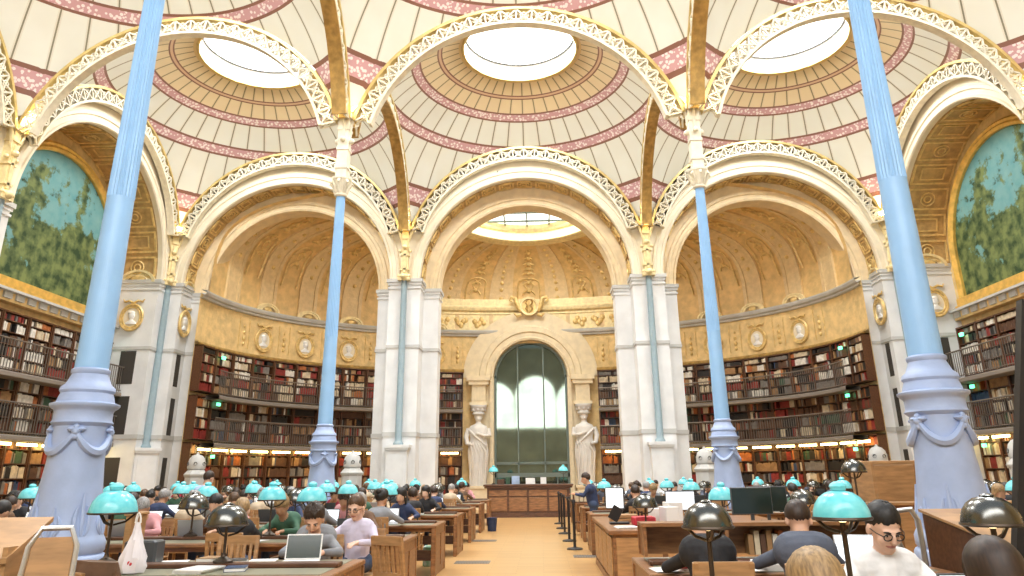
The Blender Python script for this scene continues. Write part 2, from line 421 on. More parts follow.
DN = {-9.6: 'left', 0: 'middle', 9.6: 'right'}
oc = None
for y, row in ((-4.8, 'row nearest the apse'), (-14.4, 'row nearest the viewer')):
    for x in (-9.6, 0, 9.6):
        if dm is None: dm = dome(0, 0)
        wn += 1
        o = link('ceiling' if wn == 1 else 'ceiling_%d' % wn, dm, None, (x, y, SPR)); tag(o, 'cream tiled dome with pink rings, %s of the %s' % (DN[x], row), 'dome', None, 'structure')
        oculus((x, y, SPR), wn, 'round bright skylight in the %s dome of the %s' % (DN[x], row))

# ------------------------------------------------------------------ iron lattice arches
def arch_parts(hw, gold):
    ro, ri = 4.76, 4.20
    a0 = radians(15); a1 = pi-a0; n = 64; d = hw-.05
    def rail(r0, r1, dd):
        mb = MB(); prof = [(r0, -dd), (r1, -dd), (r1, dd), (r0, dd), (r0, -dd)]
        rows = [[(r*cos(a0+(a1-a0)*i/n), y, r*sin(a0+(a1-a0)*i/n)) for r, y in prof] for i in range(n+1)]
        mb.grid(rows); mb.add([rows[0][k] for k in range(4)], [(0, 1, 2, 3)]); mb.add([rows[-1][k] for k in range(4)], [(3, 2, 1, 0)])
        return mb
    top = rail(ro-.09, ro, hw).mesh('top_rail', [M['lattice_gold']]); bot = rail(ri, ri+.08, hw).mesh('bottom_rail', [M['gold_dark'] if gold else M['lattice']])
    la = MB(); NC = 26
    def P(a, r, y): return (r*cos(a), y, r*sin(a))
    for q in range(NC):
        u0 = a0+(a1-a0)*q/NC; u1 = a0+(a1-a0)*(q+1)/NC; um = (u0+u1)/2
        lo, hi = ri+.07, ro-.08; mid = (lo+hi)/2
        for y in (-d, d):
            la.bar(P(u0, lo, y), P(u1, hi, y), .045, .05, upv=(0, 1, 0)); la.bar(P(u0, hi, y), P(u1, lo, y), .045, .05, upv=(0, 1, 0))
            la.bar(P(u0, lo, y), P(u0, hi, y), .05, .05, upv=(0, 1, 0))
            ring = [(mid*cos(um)+.10*cos(t*pi/4)*cos(um)-.10*sin(t*pi/4)*sin(um), y, mid*sin(um)+.10*cos(t*pi/4)*sin(um)+.10*sin(t*pi/4)*cos(um)) for t in range(8)]
            la.tube(ring, .025, 4, closed=True)
    lat = la.mesh('lattice', [M['lattice']])
    return top, bot, lat
AP = {0: arch_parts(.13, False), 1: arch_parts(.19, True)}
ARCH = []
for x in (-9.6, 0, 9.6):
    ARCH.append((x, -.22, 0, 'cream iron lattice arch against the wall above the '+BNAME[('front', x)]))
    ARCH.append((x, -9.6, 0, 'free spanning cream iron lattice arch, %s bay across the hall' % DN[x]))
for x in (-4.8, 4.8):
    for y, lab in ((-4.8, 'from the slim column to the apse pier'), (-14.4, 'from the near column to the slim column')):
        ARCH.append((x, y, pi/2, 'gilded iron arch running lengthways %s, %s' % (lab, 'left of the aisle' if x < 0 else 'right of the aisle')))
for s in (-1, 1):
    for y in (-4.8, -14.4):
        ARCH.append((s*(14.4-.22), y, pi/2, 'cream iron lattice arch against the wall above the '+BNAME[('left' if s < 0 else 'right', y)]))
for x, y, rz, lab in ARCH:
    a = empty('lattice_arch', (x, y, SPR), rz, lab, 'iron arch', None, 'structure')
    AT, AB, AL = AP[1 if abs(x) < 6 and rz else 0]; link('top_rail', AT, a); link('bottom_rail', AB, a); link('lattice', AL, a)

# ------------------------------------------------------------------ columns
def col_pedestal():
    mb = MB()
    prof = [(.50, 0), (.50, .50), (.48, .53), (.455, .55), (.475, .58), (.475, .66), (.455, .69), (.43, .70), (.45, .73), (.45, .82), (.43, .85), (.405, .86), (.425, .89), (.425, .98), (.405, 1.02),
            (.385, 1.06), (.345, 1.28), (.315, 1.52), (.288, 1.80), (.275, 2.05), (.275, 2.20), (.30, 2.22), (.32, 2.24), (.30, 2.27), (.30, 2.36), (.31, 2.385), (.345, 2.41), (.36, 2.43), (.36, 2.45),
            (.30, 2.47), (.285, 2.53), (.27, 2.57), (.29, 2.60), (.28, 2.64), (.235, 2.68), (.21, 2.74), (.19, 2.79), (.205, 2.81), (.205, 2.84), (.18, 2.86)]
    mb.lathe(prof, 40)
    return mb
def col_festoon():
    mb = MB()
    for q in range(4):                           # garlands hanging between four knots
        a0 = q*pi/2+.4; a1 = a0+pi/2
        pts = []; rs = []
        for i in range(13):
            t = i/12; a = a0+(a1-a0)*t; sag = .22*4*t*(1-t); z = 2.14-sag
            pts.append((.30*cos(a), .30*sin(a), z)); rs.append(.022+.028*4*t*(1-t))
        mb.tube(pts, rs, 6)
        for dz, rr in ((0, .05), (.045, .035), (-.06, .035)):
            mb.ball((.295*cos(a0), .295*sin(a0), 2.14+dz), rr, 8, 6)
        for i in range(2):
            b = a0+(.16 if i else -.16); mb.ball((.29*cos(b), .29*sin(b), 2.16), (.05, .05, .025), 8, 6)
    return mb
def col_leaves(mb):
    for q in range(8):
        a = q*pi/4+.2; h = .44 if q % 2 else .30
        def R(z): return np.interp(z, [1.06, 1.28, 1.52, 1.8], [.385, .345, .315, .288])
        for s, dz, f in ((0, 0, 1.), (-1, .0, .7), (1, .0, .7)):
            pts = []; rs = []
            for k in range(8):
                t = k/7; z = 1.05+h*f*t; b = a+s*(.10+.16*sin(pi*t*.8))*(1-.3*t); r = R(z)-.004+(.014*t**3); pts.append((r*cos(b), r*sin(b), z)); rs.append(.022*sin(pi*(.15+.8*t))+.005)
            mb.tube(pts, rs, 6)
def shaft(r0, r1, z0, z1, n=48):
    mb = MB(); prof = []
    for k in range(13):
        t = k/12; prof.append((r0+(r1-r0)*t, z0+(z1-z0)*t))
    # plain lower third, fluted above
    zf = z0+(z1-z0)*.36
    lo = [(r0, z0), (r0+(r1-r0)*.36, zf)]
    mb.lathe(lo, n); mb.lathe([(r0+(r1-r0)*.36+.004, zf), (r1, z1)], n, flute=1, fd=.075)
    return mb
def capital():
    mb = MB(); mb.lathe([(.135, 8.80), (.17, 8.83), (.17, 8.88), (.14, 8.9), (.16, 9.05), (.24, 9.25), (.26, 9.28), (.26, 9.34), (.15, 9.36)], 24)
    for q in range(8):
        a = q*pi/4; mb.tube([(.15*cos(a), .15*sin(a), 8.9), (.21*cos(a), .21*sin(a), 9.08), (.29*cos(a), .29*sin(a), 9.22), (.31*cos(a), .31*sin(a), 9.14)], [.04, .045, .04, .025], 5)
    mb.box(-.15, .15, -.15, .15, 9.34, 11.2)
    for z in (9.6, 10.15, 10.75): mb.box(-.17, .17, -.17, .17, z, z+.07)
    for q in range(4):
        a = q*pi/2
        mb.ball((.2*cos(a), .2*sin(a), 10.45), .08, 8, 6); mb.tube([(.12*cos(a), .12*sin(a), 10.5), (.16*cos(a), .16*sin(a), 10.9), (.23*cos(a), .23*sin(a), 11.2)], [.05, .05, .04], 6)
    mb.box(-.2, .2, -.2, .2, 11.1, 11.25)
    return mb
_pm = col_pedestal(); col_leaves(_pm); PM = _pm.mesh('pedestal', [M['blue_ped']], True); FM = col_festoon().mesh('garland', [M['blue_ped']], True)
SM = shaft(.178, .118, 2.84, 8.83).mesh('shaft', [M['blue']], False); KM = capital().mesh('capital', [M['lattice']], False)
for x, y, lab in ((-4.8, -19.2, 'nearer free standing blue iron column left of the aisle'), (4.8, -19.2, 'nearer free standing blue iron column right of the aisle'),
                  (-4.8, -9.6, 'slim farther free standing blue iron column left of the aisle'), (4.8, -9.6, 'slim farther free standing blue iron column right of the aisle')):
    c = empty('iron_column', (x, y, 0), 0, lab, 'column', 'free standing iron columns', 'thing')
    p = link('pedestal', PM, c); link('garland', FM, p); link('shaft', SM, c); link('capital', KM, c)

def wall_column():
    ped = MB(); ped.box(-.38, .38, -.42, 0, 0, 2.55); ped.box(-.42, .42, -.46, 0, 0, .5); ped.box(-.43, .43, -.47, 0, 2.55, 2.63); ped.box(-.47, .47, -.5, 0, 2.63, 2.74); ped.box(-.3, .3, -.44, -.42, .7, 2.35)
    sh = MB(); sh.lathe([(.19, 2.74), (.19, 2.80), (.16, 2.84), (.13, 2.9), (.115, 9.0)], 20, (0, -.14, 0))
    cp = MB()
    cp.box(-.24, .24, -.34, 0, 8.98, 9.10); 
    for a in range(5): cp.ball((-.2+.1*a, -.3, 9.15), .07, 8, 6)
    cp.ball((0, -.34, 9.12), .13, 10, 8)
    cp.box(-.13, .13, -.24, 0, 9.1, 11.1); cp.box(-.05, .05, -.28, -.2, 9.3, 10.6)
    for z in (9.4, 10.0, 10.7): cp.box(-.17, .17, -.28, 0, z, z+.07)
    cp.ball((0, -.28, 10.35), .11, 8, 6)
    for s in (-1, 1): cp.tube([(s*.1, -.2, 10.5), (s*.22, -.22, 10.9), (s*.36, -.22, 11.25)], [.05, .06, .04], 6); cp.ball((s*.2, -.2, 10.2), .07, 8, 6)
    cp.box(-.22, .22, -.3, 0, 11.05, 11.2)
    return ped.mesh('pedestal', [M['stone']]), sh.mesh('shaft', [M['blue_grey']], True), cp.mesh('capital', [M['gold_pale']], True)
WP, WS, WK = wall_column()
for x, y, rz, lab in ((-4.8, 0, 0, 'grey blue engaged column on the pier left of the middle arch'), (4.8, 0, 0, 'grey blue engaged column on the pier right of the middle arch'),
                      (-14.4, 0, pi/4, 'grey blue engaged column in the left far corner'), (14.4, 0, -pi/4, 'grey blue engaged column in the right far corner'),
                      (-14.4, -9.6, pi/2, 'engaged column between the left murals'), (14.4, -9.6, -pi/2, 'engaged column between the right murals')):
    c = empty('wall_column', (x, y, 0), rz, lab, 'column', 'engaged iron columns', 'structure')
    link('pedestal', WP, c); link('shaft', WS, c); link('capital', WK, c)
# gilt uplights glowing on the springing of the arches
fl = MB(); fl.lathe([(.05, 0), (.09, .08), (.13, .16), (.10, .15), (0, .12)], 12)
FLM = fl.mesh('uplight', [M['flood']], True)
for x, y, rz, lab in ((-4.8, -.42, 0, 'glowing uplight on the pier capital left of the middle arch'), (4.8, -.42, 0, 'glowing uplight on the pier capital right of the middle arch'), (-14.1, -.3, 0, 'glowing uplight in the left far corner'),
                      (14.1, -.3, 0, 'glowing uplight in the right far corner'), (-13.98, -9.6, 0, 'glowing uplight between the left murals'), (13.98, -9.6, 0, 'glowing uplight between the right murals'),
                      (-4.8, -9.92, 0, 'glowing uplight on top of the slim left column'), (4.8, -9.92, 0, 'glowing uplight on top of the slim right column')):
    o = link('uplight', FLM, None, (x, y, 11.2), (0, 0, rz)); tag(o, lab, 'uplight', 'uplights on the arches')
    ld = bpy.data.lights.new('uplight_lamp', 'POINT'); ld.energy = 230; ld.color = (1, .80, .50); ld.shadow_soft_size = .12
    q = link('lamp', ld, o, (0, 0, .28))
# ------------------------------------------------------------------ apse
EA, EB, EN = 13.0, 9.7, 2.1
def ell(t, k=1.):                      # t 0..pi from the right end to the left end
    c, s = cos(t), max(sin(t), 0)
    return Vector((EA*k*math.copysign(abs(c)**(2/EN), c), EB*k*s**(2/EN), 0))
_T = [pi*i/2000 for i in range(2001)]; _P = [ell(t) for t in _T]; _A = [0.]
for i in range(2000): _A.append(_A[-1]+(_P[i+1]-_P[i]).length)
ALEN = _A[-1]
def at_arc(a, off=0.):                 # point and inward normal at arc length a (0 = right end), off metres into the apse
    import bisect
    i = min(max(bisect.bisect(_A, a), 1), 2000); f = (a-_A[i-1])/(_A[i]-_A[i-1])
    p = _P[i-1].lerp(_P[i], f)
    i0, i1 = max(i-25, 0), min(i+25, 2000); t = (_P[i1]-_P[i0]).normalized()
    n = Vector((-t.y, t.x, 0))         # points inward
    return p+n*off, n, t
HALF = ALEN/2
mb = MB(); rows = [[], []]
def apse_strip(mb, a0, a1, prof, mi=0, n=60, flip=False):        # prof: (offset, z)
    rows = []
    for i in range(n+1):
        a = a0+(a1-a0)*i/n; p, nn, t = at_arc(a)
        rows.append([tuple(p+nn*o+Vector((0, 0, z))) for o, z in prof])
    return mb.grid(rows, mi, flip=flip)
DW = 1.95                              # half width left open for the glass door
apse_strip(mb, 0, HALF-DW, [(0, 0), (0, 8.7)]); apse_strip(mb, HALF+DW, ALEN, [(0, 0), (0, 8.7)]); apse_strip(mb, HALF-DW, HALF+DW, [(0, 8.15), (0, 8.7)], n=8)
struct('wall_apse', mb, M['gold_wall'], 'curved ochre wall of the apse above the bookcases')
mb = MB(); apse_strip(mb, 0, ALEN, [(0, 8.50), (.12, 8.52), (.12, 8.60), (.22, 8.64), (.26, 8.74), (.26, 8.80), (0, 8.84)])
PED = []
MEDA = []
for sgn in (-1, 1):
    for q in range(5):
        d = 4.86+q*2.22; a = HALF+sgn*d
        if q < 6: MEDA.append((a, sgn, q))
        p, n, t = at_arc(a, .2)
        T = Matrix.Translation(p+Vector((0, 0, 8.8))) @ Matrix(((-n.y, -n.x, 0, 0), (n.x, -n.y, 0, 0), (0, 0, 1, 0), (0, 0, 0, 1)))
        prof = [(.62, .1), (.62, -.02), (.52, -.02), (.50, .02), (.40, .02), (.36, -.01)]
        rows = [[(r*cos(pi*i/14), y, r*sin(pi*i/14)*.62) for r, y in prof] for i in range(15)]
        mb.grid(rows, 1, T); mb.ball((0, .04, .1), (.2, .06, .12), 8, 6, 2, T)
struct('trim_40', mb, [M['stone_grey'], M['gold_pale'], M['gold_relief']], 'grey cornice with small arched pediments running round the apse', smooth=False)
# frieze lines and relief between the medallions
mb = MB()
apse_strip(mb, 0, HALF-3.4, [(.02, 6.62), (.14, 6.64), (.16, 6.72), (.10, 6.80), (.02, 6.82)]); apse_strip(mb, HALF+3.4, ALEN, [(.02, 6.62), (.14, 6.64), (.16, 6.72), (.10, 6.80), (.02, 6.82)])
for sgn in (-1, 1):
    for q in range(6):
        a = HALF+sgn*(3.75+q*2.22); p, n, t = at_arc(a, .02)
        for z, r in ((7.2, .07), (7.45, .09), (7.7, .07), (7.95, .05)):
            mb.ball(tuple(p+Vector((0, 0, z))), (r, r, r*1.3), 8, 6, 1)
        for dd in (-.28, .28):
            p2, n2, t2 = at_arc(a+dd, .02); mb.bar(tuple(p2+Vector((0, 0, 7.0))), tuple(p2+Vector((0, 0, 8.3))), .03, .03, 1)
struct('trim_41', mb, [M['gold_dark'], M['gold_relief']], 'gilded moulding and relief band above the apse bookcases', smooth=False)

# half dome with ribs and skylight
def vault_pt(t, s):
    c, sn = cos(t), sin(t)
    o = ell(t); i_ = Vector((4.4*c, 7.0*sn, 0)); p = o.lerp(i_, s)
    k = (abs(p.x/EA)**EN+abs(max(p.y, 0)/EB)**EN)**(1/EN)
    p.z = 8.75+4.6*max(0, 1-min(k, 1)**4)**.25
    return p
def svals(n): return [1-cos(pi/2*i/n) if False else (i/n)**1.7 for i in range(n+1)]
SV = svals(22)
mb = MB(); mb.grid([[tuple(vault_pt(.06+(pi-.12)*i/96, s)) for s in SV] for i in range(97)])
struct('ceiling_10', mb, M['gold_vault'], 'gilded half dome of the apse', smooth=True)
def vnorm(t, s):
    e = 1e-3
    a = vault_pt(min(t+e, pi), s)-vault_pt(max(t-e, 0), s); b = vault_pt(t, min(s+e, 1))-vault_pt(t, max(s-e, 0))
    n = a.cross(b); n = n.normalized() if n.length > 1e-12 else Vector((0, 0, -1))
    c = Vector((0, 2.5, 7))-vault_pt(t, s)
    return n if n.dot(c) > 0 else -n
mb = MB(); NRIB = 15
for q in range(NRIB+1):
    tc = pi*q/NRIB; w = .045
    if q in (0, NRIB): continue
    for (ta, tb, h) in ((tc-w, tc-w+.016, .10), (tc-w+.016, tc+w-.016, .05), (tc+w-.016, tc+w, .10)):
        ta, tb = max(0, min(pi, ta)), max(0, min(pi, tb))
        if tb-ta < 1e-4: continue
        rows = []
        for s in SV:
            a, b = vault_pt(ta, s), vault_pt(tb, s); na, nb = vnorm(ta, s), vnorm(tb, s)
            rows.append([tuple(a), tuple(a+na*h), tuple(b+nb*h), tuple(b)])
        mb.grid(rows, 0)
    for s in (.02, .05, .09, .14, .2, .28, .38, .5, .64):     # rosettes along each rib
        if 0.02 < tc < pi-.02:
            p = vault_pt(tc, s)+vnorm(tc, s)*.06; mb.ball(tuple(p), .10, 8, 5, 1)
struct('trim_42', mb, [M['vault_rib'], M['gold_relief']], 'moulded ribs with rosettes on the gilded half dome')
mb = MB()
for q in range(1, NRIB-1):                  # arabesque panels between the ribs
    tm = pi*(q+.5)/NRIB; hw = .040
    def V(dt, s, h=.05):
        t = tm+dt
        return tuple(vault_pt(t, s)+vnorm(t, s)*h)
    # an arched niche frame, a vase motif and stacked scrolls
    path = [V(-hw, .004), V(-hw, .05), V(-hw*.95, .08)]+[V(-hw*cos(pi*i/8), .08+.05*sin(pi*i/8)) for i in range(1, 8)]+[V(hw*.95, .08), V(hw, .05), V(hw, .004)]
    mb.tube(path, .045, 5)
    for s0, rr in ((.03, .55), (.075, .45), (.17, .6), (.23, .45), (.31, .55), (.42, .45), (.55, .35)):
        for sg in (-1, 1):
            pts = [V(sg*hw*rr*(.35+.65*(1-i/10))*abs(cos(i*.55)) if i else sg*hw*rr, s0+.012*i*.6*(1+s0*2)) for i in range(8)]
            mb.tube(pts, [.055-.005*i for i in range(8)], 5)
        mb.ball(V(0, s0+.015), .12*rr+.05, 8, 5)
struct('trim_43', mb, M['gold_relief'], 'gilded arabesque relief between the vault ribs', smooth=True)
# cornice ring and glass of the apse skylight
def ring_rows(prof, n=64):
    rows = []
    for i in range(n+1):
        t = pi*i/n; p = vault_pt(t, 1); c = Vector((0, 0, 0)); d = Vector((p.x, p.y, 0)); d = d.normalized() if d.length else Vector((1, 0, 0))
        zz = 12.85
        rows.append([(p.x-d.x*o, p.y-d.y*o, zz+z) for o, z in prof])
    return rows
w = empty('window_10', (0, 0, 0), 0, 'glazed skylight over the apse behind the middle arch', 'skylight', None, 'structure')
mb = MB(); mb.grid(ring_rows([(-.5, -.1), (.02, -.05), (.10, .0), (.10, .10), (.02, .12), (.02, .42), (.14, .48), (.20, .58), (.05, .62), (.05, .85)])); obj('frame', mb, M['gold_pale'], w)
mb = MB(); mb.add([(5.2, -.0, 13.7), (5.2, 8.0, 13.7), (-5.2, 8.0, 13.7), (-5.2, 0, 13.7)], [(0, 1, 2, 3)]); obj('glass', mb, mat('lit_apse_glass', (.85, .88, .86), .5, emit=(.95, 1, .97), es=2.2), w)
mb = MB()
for x in range(-4, 5): mb.box(x*1.1-.03, x*1.1+.03, 0, 8, 13.6, 13.68)
for y in (2, 3.5, 5, 6.2): mb.box(-5.2, 5.2, y-.03, y+.03, 13.6, 13.68)
obj('glazing_bar', mb, M['iron_green'], w)
mb = MB(); mb.box(-14.5, 14.5, 1.7, 1.95, 14.0, 15.2); mb.box(-14.5, -5.2, 0, 11, 14.3, 14.5); mb.box(5.2, 14.5, 0, 11, 14.3, 14.5); mb.box(-5.2, 5.2, 8, 11, 13.9, 14.1); struct('ceiling_11', mb, M['cream'], 'plaster ceiling around the apse skylight')
# gold entablature over the portal
mb = MB(); apse_strip(mb, HALF-5.0, HALF+5.0, [(.02, 9.62), (.16, 9.66), (.16, 9.76), (.30, 9.84), (.34, 9.98), (.34, 10.06), (.20, 10.10), (.20, 10.45), (.0, 10.5)], n=24)
struct('trim_44', mb, M['gold_pale'], 'pale gold cornice above the glass door')
mb = MB(); apse_strip(mb, HALF-5.0, HALF+5.0, [(.10, 8.84), (.10, 9.64)], n=24)
for sgn in (-1, 1):
    for q in range(3):
        for j in range(5):
            p, n, t = at_arc(HALF+sgn*(2.4+q*.95+.12*j), .14); mb.ball((p.x, p.y, 9.22+.16*sin(j*1.7+q)), (.13, .07, .15), 8, 6, 1)
struct('trim_45', mb, [M['gold_pale'], M['gold_relief']], 'pale gold relief frieze above the glass door')
# winged roundel above the door
o = empty('roundel', (0, 9.22, 9.98), 0, 'gilded round emblem with scrolled wings above the glass door', 'emblem')
mb = MB(); mb.tube([(.44*cos(pi*i/16), -.12, .44*sin(pi*i/16)) for i in range(32)], .08, 6, closed=True); obj('ring', mb, M['gold_pale'], o, smooth=True)
mb = MB(); mb.lathe([(.0, 0), (.42, 0), (.42, .06), (0, .06)], 24, T=Matrix.Translation((0, -.02, 0)) @ Matrix.Rotation(pi/2, 4, 'X'))
obj('disc', mb, M['gold_relief'], o)
mb = MB()
for s in (-1, 1): mb.tube([(s*.06, -.14, -.30), (s*.16, -.16, -.12), (s*.08, -.16, .05), (s*.18, -.15, .2), (s*.08, -.14, .32)], [.04, .06, .05, .06, .03], 6)
mb.bar((0, -.13, -.36), (0, -.13, .36), .05); obj('monogram', mb, M['gold_dark'], o, smooth=True)
for s in (-1, 1):
    mb = MB(); mb.tube([(s*.45, -.08, -.25), (s*.62, -.10, .1), (s*.72, -.12, .42), (s*.92, -.12, .48), (s*.98, -.1, .33), (s*.86, -.1, .28)], [.10, .12, .11, .10, .08, .06], 8)
    mb.tube([(s*.42, -.06, -.42), (s*.62, -.08, -.48), (s*.78, -.08, -.36)], [.09, .09, .05], 8); obj('wing', mb, M['gold_relief'], o, smooth=True)

# ------------------------------------------------------------------ glass door
PY = 9.66
w = empty('door_1', (0, PY, 0), 0, 'tall arched glass door with dark iron bars in the apse', 'door', None, 'structure')
mb = MB(); Zs, Rw = 6.4, 1.86
pts = [(-Rw, 0), (Rw, 0)]+arcs(Rw, Zs, 24)
mb.add([(x, .30, z) for x, z in pts], [tuple(range(len(pts)))]); obj('glass', mb, M['glass_door'], w)
mb = MB()
for x in (-.66, .66): mb.box(x-.035, x+.035, .18, .28, 0, 8.1)
for x in (-1.84, 1.84): mb.box(x-.08, x+.08, .14, .28, 0, 6.5)
mb.box(-1.85, 1.85, .18, .28, 2.15, 2.27)
mb.box(-1.85, 1.85, .14, .28, 1.55, 1.75); mb.box(-1.85, 1.85, .14, .28, 0, .25)
for x in (-1.25, 0, 1.25): mb.box(x-.03, x+.03, .2, .28, 0, 1.6)
sweep(mb, [(1.86, .28), (1.86, .14), (1.74, .14), (1.74, .28)], Zs, n=28); obj('door_frame', mb, M['iron_green'], w)
# white stone arch around it with mouldings
mb = MB(); sweep(mb, [(2.95, .05), (2.95, -.28), (2.62, -.30), (2.56, -.36), (2.30, -.36), (2.26, -.28), (2.05, -.28), (1.98, -.34), (1.88, -.30), (1.86, .3)], Zs, n=36)
mb.grid([[(x, -.28, z) for x, z in arcs(2.9, Zs, 36)], [(x*1.18, -.28, Zs+(z-Zs)*1.16) for x, z in arcs(2.9, Zs, 36)]])
for s in (-1, 1):
    mb.box(min(s*1.86, s*2.06), max(s*1.86, s*2.06), -.30, .3, 0, Zs); mb.box(min(s*2.06, s*3.3), max(s*2.06, s*3.3), -.14, .3, 0, Zs)
    mb.box(min(s*2.02, s*3.2), max(s*2.02, s*3.2), -.80, .1, 6.18, 6.42); mb.box(min(s*2.10, s*3.1), max(s*2.10, s*3.1), -.74, .1, 5.98, 6.18)
    mb.box(min(s*2.25, s*2.95), max(s*2.25, s*2.95), -.62, .1, 5.1, 5.98); mb.box(min(s*2.15, s*3.05), max(s*2.15, s*3.05), -.70, .1, 4.98, 5.12)
    mb.box(min(s*2.15, s*3.05), max(s*2.15, s*3.05), -1.02, .1, 0, 1.05); mb.box(min(s*2.08, s*3.12), max(s*2.08, s*3.12), -1.08, .1, 1.05, 1.17)
    for k in range(4): mb.box(s*2.36+s*.15*k-.035 if s > 0 else s*2.36+s*.15*k-.035, s*2.36+s*.15*k+.035, -.66, -.6, 5.2, 5.9)
struct('trim_46', mb, M['portal'], 'carved cream stone arch framing the glass door', loc=(0, PY, 0))
def herm(side):                        # draped caryatid figure: lathe-like body with a pedestal cushion and capital on the head
    mb = MB()
    secs = [(0, .30, .24), (.25, .30, .24), (.5, .32, .25), (.9, .35, .27), (1.3, .37, .28), (1.65, .38, .28), (1.95, .34, .25), (2.2, .30, .22), (2.45, .34, .24), (2.65, .37, .24), (2.8, .30, .19), (2.88, .15, .13), (2.95, .10, .11), (3.02, .10, .11)]
    rows = []
    for k, (z, rx, ry) in enumerate(secs):
        row = []
        for i in range(28):
            a = 2*pi*i/28; fold = 1+(.06*sin(7*a+z*2.2) if z < 2.1 else .03*sin(5*a+z*4) if z < 2.7 else 0)
            row.append((rx*cos(a)*fold, ry*sin(a)*fold, z))
        rows.append(row)
    mb.grid(rows, closed=True)
    mb.add([rows[0][i] for i in range(28)], [tuple(range(27, -1, -1))])
    mb.ball((0, -.03, 3.14), (.125, .145, .18), 14, 10); mb.ball((0, -.17, 3.12), (.025, .035, .04), 6, 4)
    mb.lathe([(.15, 3.16), (.165, 3.22), (.15, 3.30), (.10, 3.34)], 14, (0, .01, 0)); 
    s = side
    mb.tube([(s*.36, -.02, 2.68), (s*.46, -.05, 2.3), (s*.40, -.16, 1.95), (s*.20, -.30, 1.90)], [.10, .095, .08, .06], 8)
    mb.tube([(-s*.36, -.02, 2.68), (-s*.42, -.08, 2.32), (-s*.22, -.28, 2.32), (s*.05, -.30, 2.45)], [.10, .09, .075, .055], 8)
    for k in range(5): mb.tube([(-.3+.1*k, -.26, 2.05-.03*k), (-.2+.13*k, -.31, 1.5), (-.28+.14*k, -.28, .7), (-.28+.14*k, -.25, .05)], .03, 5)
    mb.tube([(s*.34, -.15, 2.6), (s*.05, -.27, 2.25), (-s*.30, -.2, 1.85), (-s*.33, .0, 1.5)], .05, 6)
    return mb
for s, lab in ((-1, 'white draped statue left of the glass door'), (1, 'white draped statue right of the glass door')):
    o = empty('statue', (s*2.6, PY-.66, 1.17), 0, lab, 'statue', None, 'thing'); o.scale = (1.3, 1.1, 1)
    obj('figure', herm(s), M['white_paint'] if False else mat('white_marble', (.80, .78, .74), .5, var=.06, scale=3), o, smooth=True)
    mb = MB(); mb.lathe([(.17, 3.30), (.24, 3.36), (.24, 3.42), (.20, 3.46), (.30, 3.66), (.32, 3.70), (.32, 3.79), (.2, 3.80)], 16)
    for q in range(8): mb.ball((.24*cos(q*pi/4), .24*sin(q*pi/4), 3.58), (.06, .06, .09), 6, 5)
    obj('capital', mb, M['stone'], o, smooth=True)

# ------------------------------------------------------------------ medallions
def medallion_parts():
    fr = MB()
    for r, t in ((.50, .055), (.40, .035)):
        fr.tube([(r*.86*cos(pi*i/16), -.05, r*sin(pi*i/16)) for i in range(32)], t, 6, closed=True)
    for q in range(16):
        a = q*pi/8; fr.ball((.45*.86*cos(a), -.06, .45*sin(a)), .035, 6, 4)
    for s in (-1, 1): fr.tube([(0, -.04, .56), (s*.18, -.05, .66), (s*.36, -.04, .62), (s*.42, -.04, .72)], [.05, .045, .04, .02], 5)
    di = MB(); di.lathe([(.0, 0), (.38, 0), (.38, .04), (0, .045)], 28, T=Matrix.Rotation(pi/2, 4, 'X'), sx=.86)
    bu = MB(); bu.ball((0, -.05, .06), (.13, .07, .17), 12, 8); bu.ball((.10, -.06, .05), (.04, .04, .045), 6, 5); bu.ball((-.02, -.05, .17), (.14, .07, .09), 10, 6)
    bu.grid([[(rx*cos(pi+pi*i/10), -.03-.06*sin(pi*i/10), z) for i in range(11)] for rx, z in ((.07, -.06), (.09, -.12), (.22, -.20), (.24, -.27))])
    return fr.mesh('frame', [M['gold_relief']], True), di.mesh('disc', [M['cream']], True), bu.mesh('portrait', [M['white_paint']], True)
MF, MD, MP = medallion_parts()
def medallion(loc, rz, lab):
    o = empty('medallion', loc, rz, lab, 'medallion', 'gilt portrait medallions'); link('frame', MF, o); link('disc', MD, o); link('portrait', MP, o)
for a, sgn, q in MEDA:
    p, n, t = at_arc(a, .02)
    medallion((p.x, p.y, 7.5), atan2(n.x, -n.y), 'gilt portrait medallion on the apse wall, %s %s of the glass door' % (ORD[q], 'right' if sgn < 0 else 'left'))
for s, nm in ((-1, 'left'), (1, 'right')):
    medallion((s*13.77, .47, 7.55), s*-pi/2 if False else (pi/2 if s < 0 else -pi/2), 'gilt portrait medallion on the flank of the %s far corner pier facing the apse arch' % nm)
    medallion((s*15.28, -.63, 7.6), 0, 'gilt portrait medallion on the %s far corner pier beside the mural' % nm)
    mb = MB()
    for k, (x0, x1) in enumerate(((14.5, 16.1),)):
        T = Matrix.Translation((s*15.28, -.66, 9.0)); rows = [[(r*cos(pi*i/14), y, r*sin(pi*i/14)*.7) for r, y in [(.72, .1), (.72, -.06), (.60, -.06), (.56, -.0), (.44, -.0), (.40, -.03)]] for i in range(15)]
        mb.grid(rows, 0, T); mb.ball((0, .0, .14), (.3, .05, .16), 8, 6, 1, T)
    T = Matrix.Translation((s*13.74, .47, 9.0)) @ Matrix.Rotation(pi/2 if s < 0 else -pi/2, 4, 'Z'); rows = [[(r*cos(pi*i/14), y, r*sin(pi*i/14)*.7) for r, y in [(.42, .1), (.42, -.06), (.34, -.06), (.31, 0), (.2, 0)]] for i in range(15)]
    mb.grid(rows, 0, T)
    o = obj('trim_%d' % (50+s), mb, [M['gold_pale'], M['gold_relief']]); tag(o, 'small arched pediments on the %s far corner pier' % nm, 'pediment', None, 'structure')

